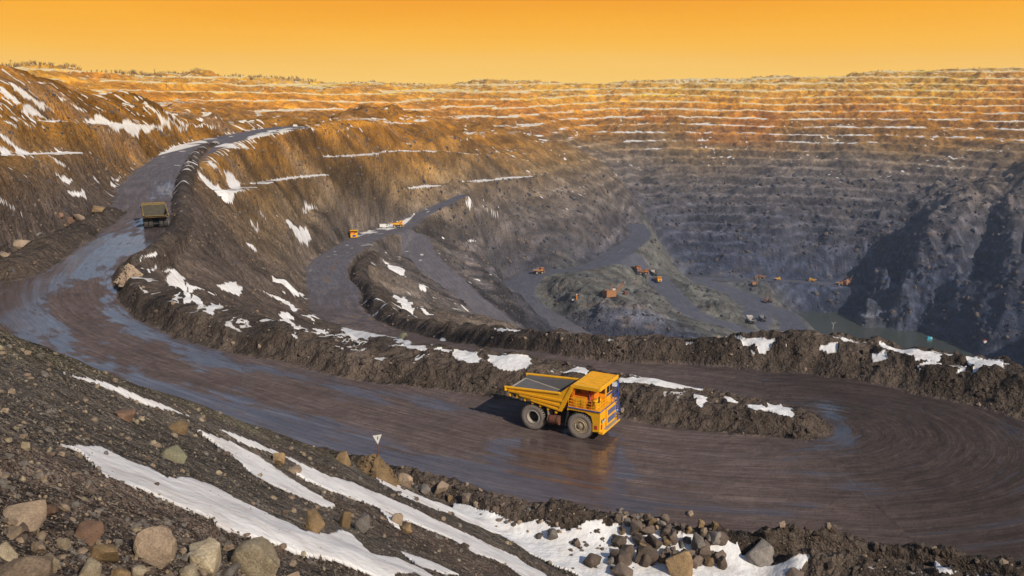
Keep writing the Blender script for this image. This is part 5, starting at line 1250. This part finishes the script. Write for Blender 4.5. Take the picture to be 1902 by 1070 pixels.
def shovel(u, v, yaw_deg, label, scale=1.0, house='orange'):
    p = Vector(hit(u, v, 500)); root = thing('mining_shovel', label, 'excavator', p, R(yaw_deg), 'mining shovels in the pit'); root.scale = (scale,) * 3
    mb = MB(); crawler(mb, 2.6, 4.2, 1.9, MAT['black']); mb.box(-1.8, 1.8, -1.8, 1.8, 1.2, 2.3, MAT['black'], .05); mb.build('crawler_track', root)
    mb = MB(); mb.box(-5.4, 2.6, -2.9, 2.9, 2.3, 6.2, MAT[house], .1); mb.box(-5.0, 0, -2.5, 2.5, 6.2, 7.0, MAT[house], .1); mb.tube((-3, 0, 7), (-3, 0, 7.9), .3, MAT['grey']); mb.build('machine_house', root)
    mb = MB(); mb.box(1.8, 4.2, 1.2, 3.0, 4.6, 7.2, MAT['white'] if house == 'orange' else MAT[house], .06); c_ = mb.build('cab', root)
    mb = MB(); mb.box(4.19, 4.24, 1.4, 2.8, 5.6, 6.9, MAT['glass']); mb.build('cab_window', c_)
    mb = MB(); lattice(mb, (2.2, 0, 2.8), (10.5, 0, 11.5), .55, .16, MAT[house], 6); mb.tube((10.6, -.8, 11.6), (10.6, .8, 11.6), .9, MAT['grey'], n=14); mb.build('boom', root)
    mb = MB()
    for y in (-1.2, 1.2): mb.tube((-1.0, y, 6.5), (.6, y, 11.2), .16, MAT[house], n=6); mb.tube((.6, y, 11.2), (2.0, y, 6.4), .16, MAT[house], n=6); mb.tube((.6, y, 11.2), (10.4, y * .4, 11.7), .06, MAT['black'], n=5)
    mb.build('mast_frame', root)
    mb = MB(); mb.box(3.5, 11.2, -.35, .35, -.35, .35, MAT['grey'], .04, Matrix.Translation((0, 0, 7.2)) @ Matrix.Rotation(R(18), 4, 'Y')); mb.build('dipper_arm', root)
    mb = MB(); mb.prism([(10.2, 2.4), (12.6, 2.2), (13.2, 4.4), (10.4, 5.0)], -1.5, 1.5, MAT['rust']); mb.tube((11.5, 0, 4.8), (10.7, 0, 11.0), .06, MAT['black'], n=5); mb.build('bucket', root)
    return root
def drill(u, v, yaw_deg, label, col='orange', mast=13, scale=1.0, ht=2.4):
    p = Vector(hit(u, v, 500)); root = thing('drill_rig', label, 'drill rig', p, R(yaw_deg), 'drill rigs in the pit'); root.scale = (scale,) * 3
    mb = MB(); crawler(mb, 1.9, 3.2, 1.4, MAT['black']); mb.build('crawler_track', root)
    mb = MB(); mb.box(-4.2, 2.4, -2.0, 2.0, 1.5, 1.9, MAT['black']); mb.box(-4.0, 0.4, -1.8, 1.8, 1.9, 1.9 + ht, MAT[col], .08); mb.build('machine_house', root)
    mb = MB(); mb.box(.7, 2.4, .2, 1.8, 1.9, 4.2, MAT[col], .05); mb.box(2.39, 2.43, .4, 1.6, 3.0, 4.0, MAT['glass']); mb.build('cab', root)
    mb = MB(); lattice(mb, (2.6, -.4, 1.2), (2.6, -.4, mast), .6, .13, MAT[col], 9); mb.tube((-.5, -.4, 2.4), (2.3, -.4, mast * .6), .09, MAT['grey'], n=5); mb.build('mast', root)
    return root
small_truck(657, 441, -78, 'small yellow dump truck coming towards us at the top of the lower ramp', scale=.98)
small_truck(733, 423, 8, 'yellow dump truck heaped with reddish rock beside the white van', body='yellow', scale=.85, load=True)
small_truck(996, 509, 15, 'orange dump truck at the top of the round pit ramp', body='orange', scale=1.0)
small_truck(1179, 502, -60, 'orange dump truck, upper one of the pair parked by the switchback', body='orange', scale=.95)
small_truck(1190, 510, -15, 'orange dump truck, lower one of the pair parked by the switchback', body='orange', scale=1.05)
small_truck(1216, 513, 110, 'dump truck with a grey bed driving away, just above an oncoming one', body='grey', scale=1.05, bedm='dust')
small_truck(1220, 522, -75, 'yellow dump truck coming down the ramp below the grey bedded one', scale=1.0)
small_truck(1396, 602, 95, 'white bedded dump truck seen from behind on the lowest ramp', body='white', bedm='dust', scale=1.15)
small_truck(1418, 598, 100, 'dark dump truck partly hidden by the stone mound on the lowest ramp', body='grey', scale=1.15)
small_truck(1454, 626, 180, 'orange dump truck whose top just shows over the snowy berm', body='orange', scale=1.2)
small_truck(1442, 521, 20, 'tiny bright yellow dump truck on the far bench road', scale=.75)
small_truck(1419, 518, 170, 'tiny orange dump truck behind the drill rig on the far bench', body='orange', scale=.9)
small_truck(1512, 524, 165, 'tiny yellow dump truck waiting left of the far shovel', body='yellow', scale=.9)
small_truck(1557, 530, 10, 'tiny orange dump truck being filled beside the far shovel', body='orange', scale=.95)
shovel(1135, 556, 25, 'orange rope shovel on the olive floor in the middle of the pit', 1.25)
shovel(1573, 531, 35, 'orange rope shovel digging in the shadow at the far wall', 1.15)
drill(1402, 531, 10, 'pale orange drill rig with upright mast on the far bench', 'orange', 15, 1.15, 3.0)
drill(1421, 562, 80, 'reddish drill rig with tall dark mast, left of the pair', 'rust', 15, 1.0)
drill(1430, 561, 85, 'reddish drill rig with tall dark mast, right of the pair', 'rust', 17, 1.0)
# white service van by the loaded truck
p = Vector(hit(713, 424, 250)); vn = thing('service_van', 'white service van next to the loaded yellow dump truck', 'van', p + Vector((0, 0, .05)), R(12)); vn.scale = (1.0,) * 3
mb = MB(); mb.box(-3.4, 1.6, -1.25, 1.25, 1.0, 3.4, MAT['white'], .06); mb.prism([(1.65, .8), (3.4, .8), (3.4, 1.9), (2.9, 2.9), (1.65, 2.95)], -1.2, 1.2, MAT['white']); vb = mb.build('body', vn)
mb = MB(); mb.box(2.0, 2.9, -1.22, 1.22, 1.95, 2.7, MAT['glass']); mb.build('window', vb)
for x in (-2.2, 2.4):
    for s in (-1, 1): mb = MB(); mb.lathe([(0, -.18), (.55, -.18), (.6, 0), (.55, .18), (0, .18)], (x, s * 1.15, .6), MAT['tyre'], 16); mb.build('wheel', vn)
# small things on the pit floor and the lake
def post_thing(name, u, v, label, cat, parts, dmin=300, water=False, sc=1.0, rz=0):
    p = Vector(at_h(u, v, CAM_H - LAKE_Z)) if water else Vector(hit(u, v, dmin))
    root = thing(name, label, cat, p, rz); root.scale = (sc,) * 3
    for nm, fn in parts: mb = MB(); fn(mb); mb.build(nm, root)
    return root
post_thing('marker_post', 1071, 556, 'short orange marker post on the olive pit floor', 'post', [('post', lambda m: m.box(-.5, .5, -.5, .5, -.5, 4.2, MAT['amber'], .05)), ('cap', lambda m: m.box(-.6, .6, -.6, .6, 4.2, 4.8, MAT['white'], .05))])
post_thing('equipment_box', 1065, 558, 'white equipment box on the ground by the orange marker post', 'box', [('body', lambda m: m.box(-1.4, 1.4, -.9, .9, 0, 1.2, MAT['white'], .05)), ('lid', lambda m: m.box(-1.5, 1.5, -1, 1, 1.2, 1.4, MAT['grey'], .03))])
def ymast(m):
    m.tube((0, 0, -1), (.3, 0, 6.0), .30, MAT['white'], .22); m.tube((.3, 0, 6.0), (-2.2, 0, 9.6), .2, MAT['white'], .1); m.tube((.3, 0, 6.0), (1.6, 0, 9.4), .2, MAT['white'], .1)
def yarms(m):
    m.tube((1.6, 0, 9.3), (4.2, 0, 8.6), .14, MAT['white'], .08); m.tube((-1.2, 0, 8.2), (-2.6, 0, 7.6), .12, MAT['white'], .07); m.tube((1.0, 0, 7.6), (2.6, 0, 7.2), .1, MAT['white'], .06)
post_thing('power_pylon', 1547, 611, 'white forked pylon standing in the flooded pit corner', 'pylon', [('pole', ymast), ('arm', yarms)], 500, water=True)
post_thing('buoy', 1673, 607, 'yellow buoy floating on the pit lake', 'buoy', [('float', lambda m: m.lathe([(0, -.4), (1.2, -.2), (1.3, .6), (.6, 1.1), (0, 1.2)], (0, 0, 0), MAT['yellow'], 14, 'z')), ('mast', lambda m: m.tube((0, 0, 1), (0, 0, 4.0), .25, MAT['yellow']))], water=True)
post_thing('pump_raft', 1726, 630, 'bright cyan pump raft on the pit lake', 'raft', [('hull', lambda m: m.box(-3.6, 3.6, -2, 2, -.3, 1.0, MAT['cyan'], .1)), ('cabin', lambda m: m.box(-2.6, 1.2, -1.4, 1.4, 1.0, 3.2, MAT['cyan'], .08)), ('tank', lambda m: m.box(1.5, 3.2, -1.2, 1.2, 1.0, 2.8, MAT['white'], .1))], water=True)
post_thing('pump_station', 1829, 636, 'tiny white and red pump station on the right shore of the lake', 'hut', [('wall', lambda m: m.box(-1.8, 1.8, -1.5, 1.5, -.5, 2.6, MAT['white'], .05)), ('roof', lambda m: m.prism([(-2.1, 2.6), (2.1, 2.6), (0, 3.6)], -1.7, 1.7, MAT['red']))], 500)
# pole on the skyline
def upole(u, v, hh, lb):
    p = Vector(hit(u, v, 600)); r = thing('utility_pole', lb, 'pole', p)
    mb = MB(); mb.tube((0, 0, -1), (0, 0, hh), .28, MAT['rust'], .2); mb.build('pole', r); mb = MB(); mb.box(-1.6, 1.6, -.1, .1, hh - 1.4, hh - 1.0, MAT['rust']); mb.build('crossarm', r)
upole(23, 141, 17, 'tall thin pole on the skyline at the far left')
upole(310, 164, 10, 'shorter pole among the bare bushes of the left skyline')
upole(862, 168, 9, 'thin pole on the skyline left of the low hill')
# bare scrub on the skyline
mb = MB(); rg = random.Random(9); bark = paint('bare_twigs', (.20, .12, .045), 0.9, (.12, .08, .04), 0.5)
for k in range(900):
    u = rg.uniform(-20, 800) if rg.random() < .86 else rg.uniform(800, 1900)
    x, y, z = ray(u, 150); az = math.atan2(x, y); j = int(np.argmin(np.abs(AZ - az)))
    col = (Z[:, j] - CAM_H) / RD; kk_ = int(np.argmax(np.where((RD > 900) & (RD < 2300), col, -9))); d = RD[kk_] + rg.uniform(-25, 25)
    px, py = math.sin(az) * d, math.cos(az) * d; gz = ground(px, py); dens = .5 + .5 * math.sin(u / 23.0) * math.sin(u / 61.0 + 1)
    if rg.random() > .35 + .65 * dens: continue
    H_ = rg.uniform(2.0, 5.5) * (1.35 if u < 600 else .8) * (.6 + .6 * dens)
    for b in range(7):
        a = rg.uniform(0, 6.28); sp_ = rg.uniform(.1, .55) * H_
        mb.tube((px, py, gz - .3), (px + sp_ * math.cos(a), py + sp_ * math.sin(a), gz + H_ * rg.uniform(.6, 1)), .22, bark, .10, n=3)
o = mb.build('scrub'); o['kind'] = 'stuff'
# loose stones bedded in the gravel slope, too many to count
mb = MB(); rg = random.Random(11); base_ = []
for q in range(5):
    bm = bmesh.new(); bmesh.ops.create_icosphere(bm, subdivisions=1, radius=1.0)
    for t in bm.verts: t.co *= rg.uniform(.65, 1.15)
    bm.verts.index_update(); base_.append(([t.co.copy() for t in bm.verts], [[w.index for w in f.verts] for f in bm.faces])); bm.free()
for k in range(15000):
    u = rg.uniform(-40, 1080); v = rg.uniform(590, 1085)
    x, y, z = ray(u, v); az = math.atan2(x, y)
    p = hit(u, v, 4.0); d = math.hypot(p[0], p[1])
    if d > 78: continue
    fi = int(np.interp(d, RD, np.arange(NR))); fj = int(np.interp(az, AZ, np.arange(NA)))
    if FGM[fi, fj] < .5: continue
    if SNOW[fi, fj] > .4 and rg.random() < .97: continue
    r = min(.10, .0095 * rg.paretovariate(1.7)) * (0.7 + d / 38)
    vs, fs = base_[k % 5]; q = Matrix.Rotation(rg.uniform(0, 6.28), 3, 'Z') @ Matrix.Rotation(rg.uniform(0, 6.28), 3, 'X') @ Matrix.Diagonal((r, r * rg.uniform(.7, 1.2), r * rg.uniform(.5, .9)))
    mb.add([Vector(p) + q @ t + Vector((0, 0, r * .15)) for t in vs], fs, ST[rg.choice(('tan', 'brown', 'grey', 'tan', 'pale', 'brown', 'grey'))])
o = mb.build('gravel'); o['kind'] = 'stuff'

def at_grid(A, x, y):
    i = int(np.interp(math.hypot(x, y), RD, np.arange(NR)) + .5); j = int(np.interp(math.atan2(x, y), AZ, np.arange(NA)) + .5)
    return A[min(i, NR - 1), min(j, NA - 1)]
ST['soil'] = stone_mat('soil_clod', (.10, .074, .056), (.065, .048, .038)); ST['clay'] = stone_mat('clay_block', (.20, .14, .085), (.14, .10, .065)); ST['slate'] = stone_mat('slate_block', (.085, .080, .088), (.055, .055, .065))
ST['gold'] = stone_mat('golden_block', (.34, .19, .06), (.25, .13, .035))
def rubble(name, n, box, size, mats, ok, seed, dmin):
    """lumps too many to count, bedded in the ground seen through the given part of the view"""
    mb = MB(); rg = random.Random(seed); made = 0
    for k in range(n):
        u, v = rg.uniform(box[0], box[2]), rg.uniform(box[1], box[3])
        p = hit(u, v, dmin); d = math.hypot(p[0], p[1]); x, y = p[0] + rg.uniform(-.5, .5), p[1] + rg.uniform(-1, 2) * d / 150
        if not ok(x, y, d): continue
        r = min(size[1], size[0] * rg.paretovariate(1.5)) * (d / 800 if d > 170 else 1); vs, fs = base_[k % 5]
        q = Matrix.Rotation(rg.uniform(0, 6.28), 3, 'Z') @ Matrix.Rotation(rg.uniform(0, 6.28), 3, 'X') @ Matrix.Diagonal((r, r * rg.uniform(.7, 1.2), r * rg.uniform(.5, .9)))
        c = Vector((x, y, ground(x, y) + r * .1)); mb.add([c + q @ t for t in vs], fs, ST[rg.choice(mats(x, y, d))]); made += 1
    o = mb.build(name); o['kind'] = 'stuff'; return o
offr = lambda x, y: at_grid(ROADM, x, y) < .1 and at_grid(SNOW, x, y) < .3
rubble('berm_rubble', 5200, (200, 470, 1902, 1060), (.07, .42), lambda x, y, d: ('soil', 'soil', 'soil', 'brown', 'tan'), lambda x, y, d: d < 170 and at_grid(BERM, x, y) > .4 and offr(x, y), 21, 45)
rubble('scree', 5200, (0, 150, 1000, 600), (.45, 1.7), lambda x, y, d: ('clay', 'soil', 'soil', 'slate', 'brown') if d < 520 and x < -60 else ('clay', 'slate', 'soil', 'brown'), lambda x, y, d: 170 < d < 1000 and offr(x, y), 22, 150)
rubble('pit_rubble', 3000, (780, 330, 1902, 640), (.6, 2.4), lambda x, y, d: ('slate', 'slate', 'slate', 'brown'), lambda x, y, d: 620 < d < 1600 and ground(x, y) > LAKE_Z + 1 and offr(x, y), 23, 550)
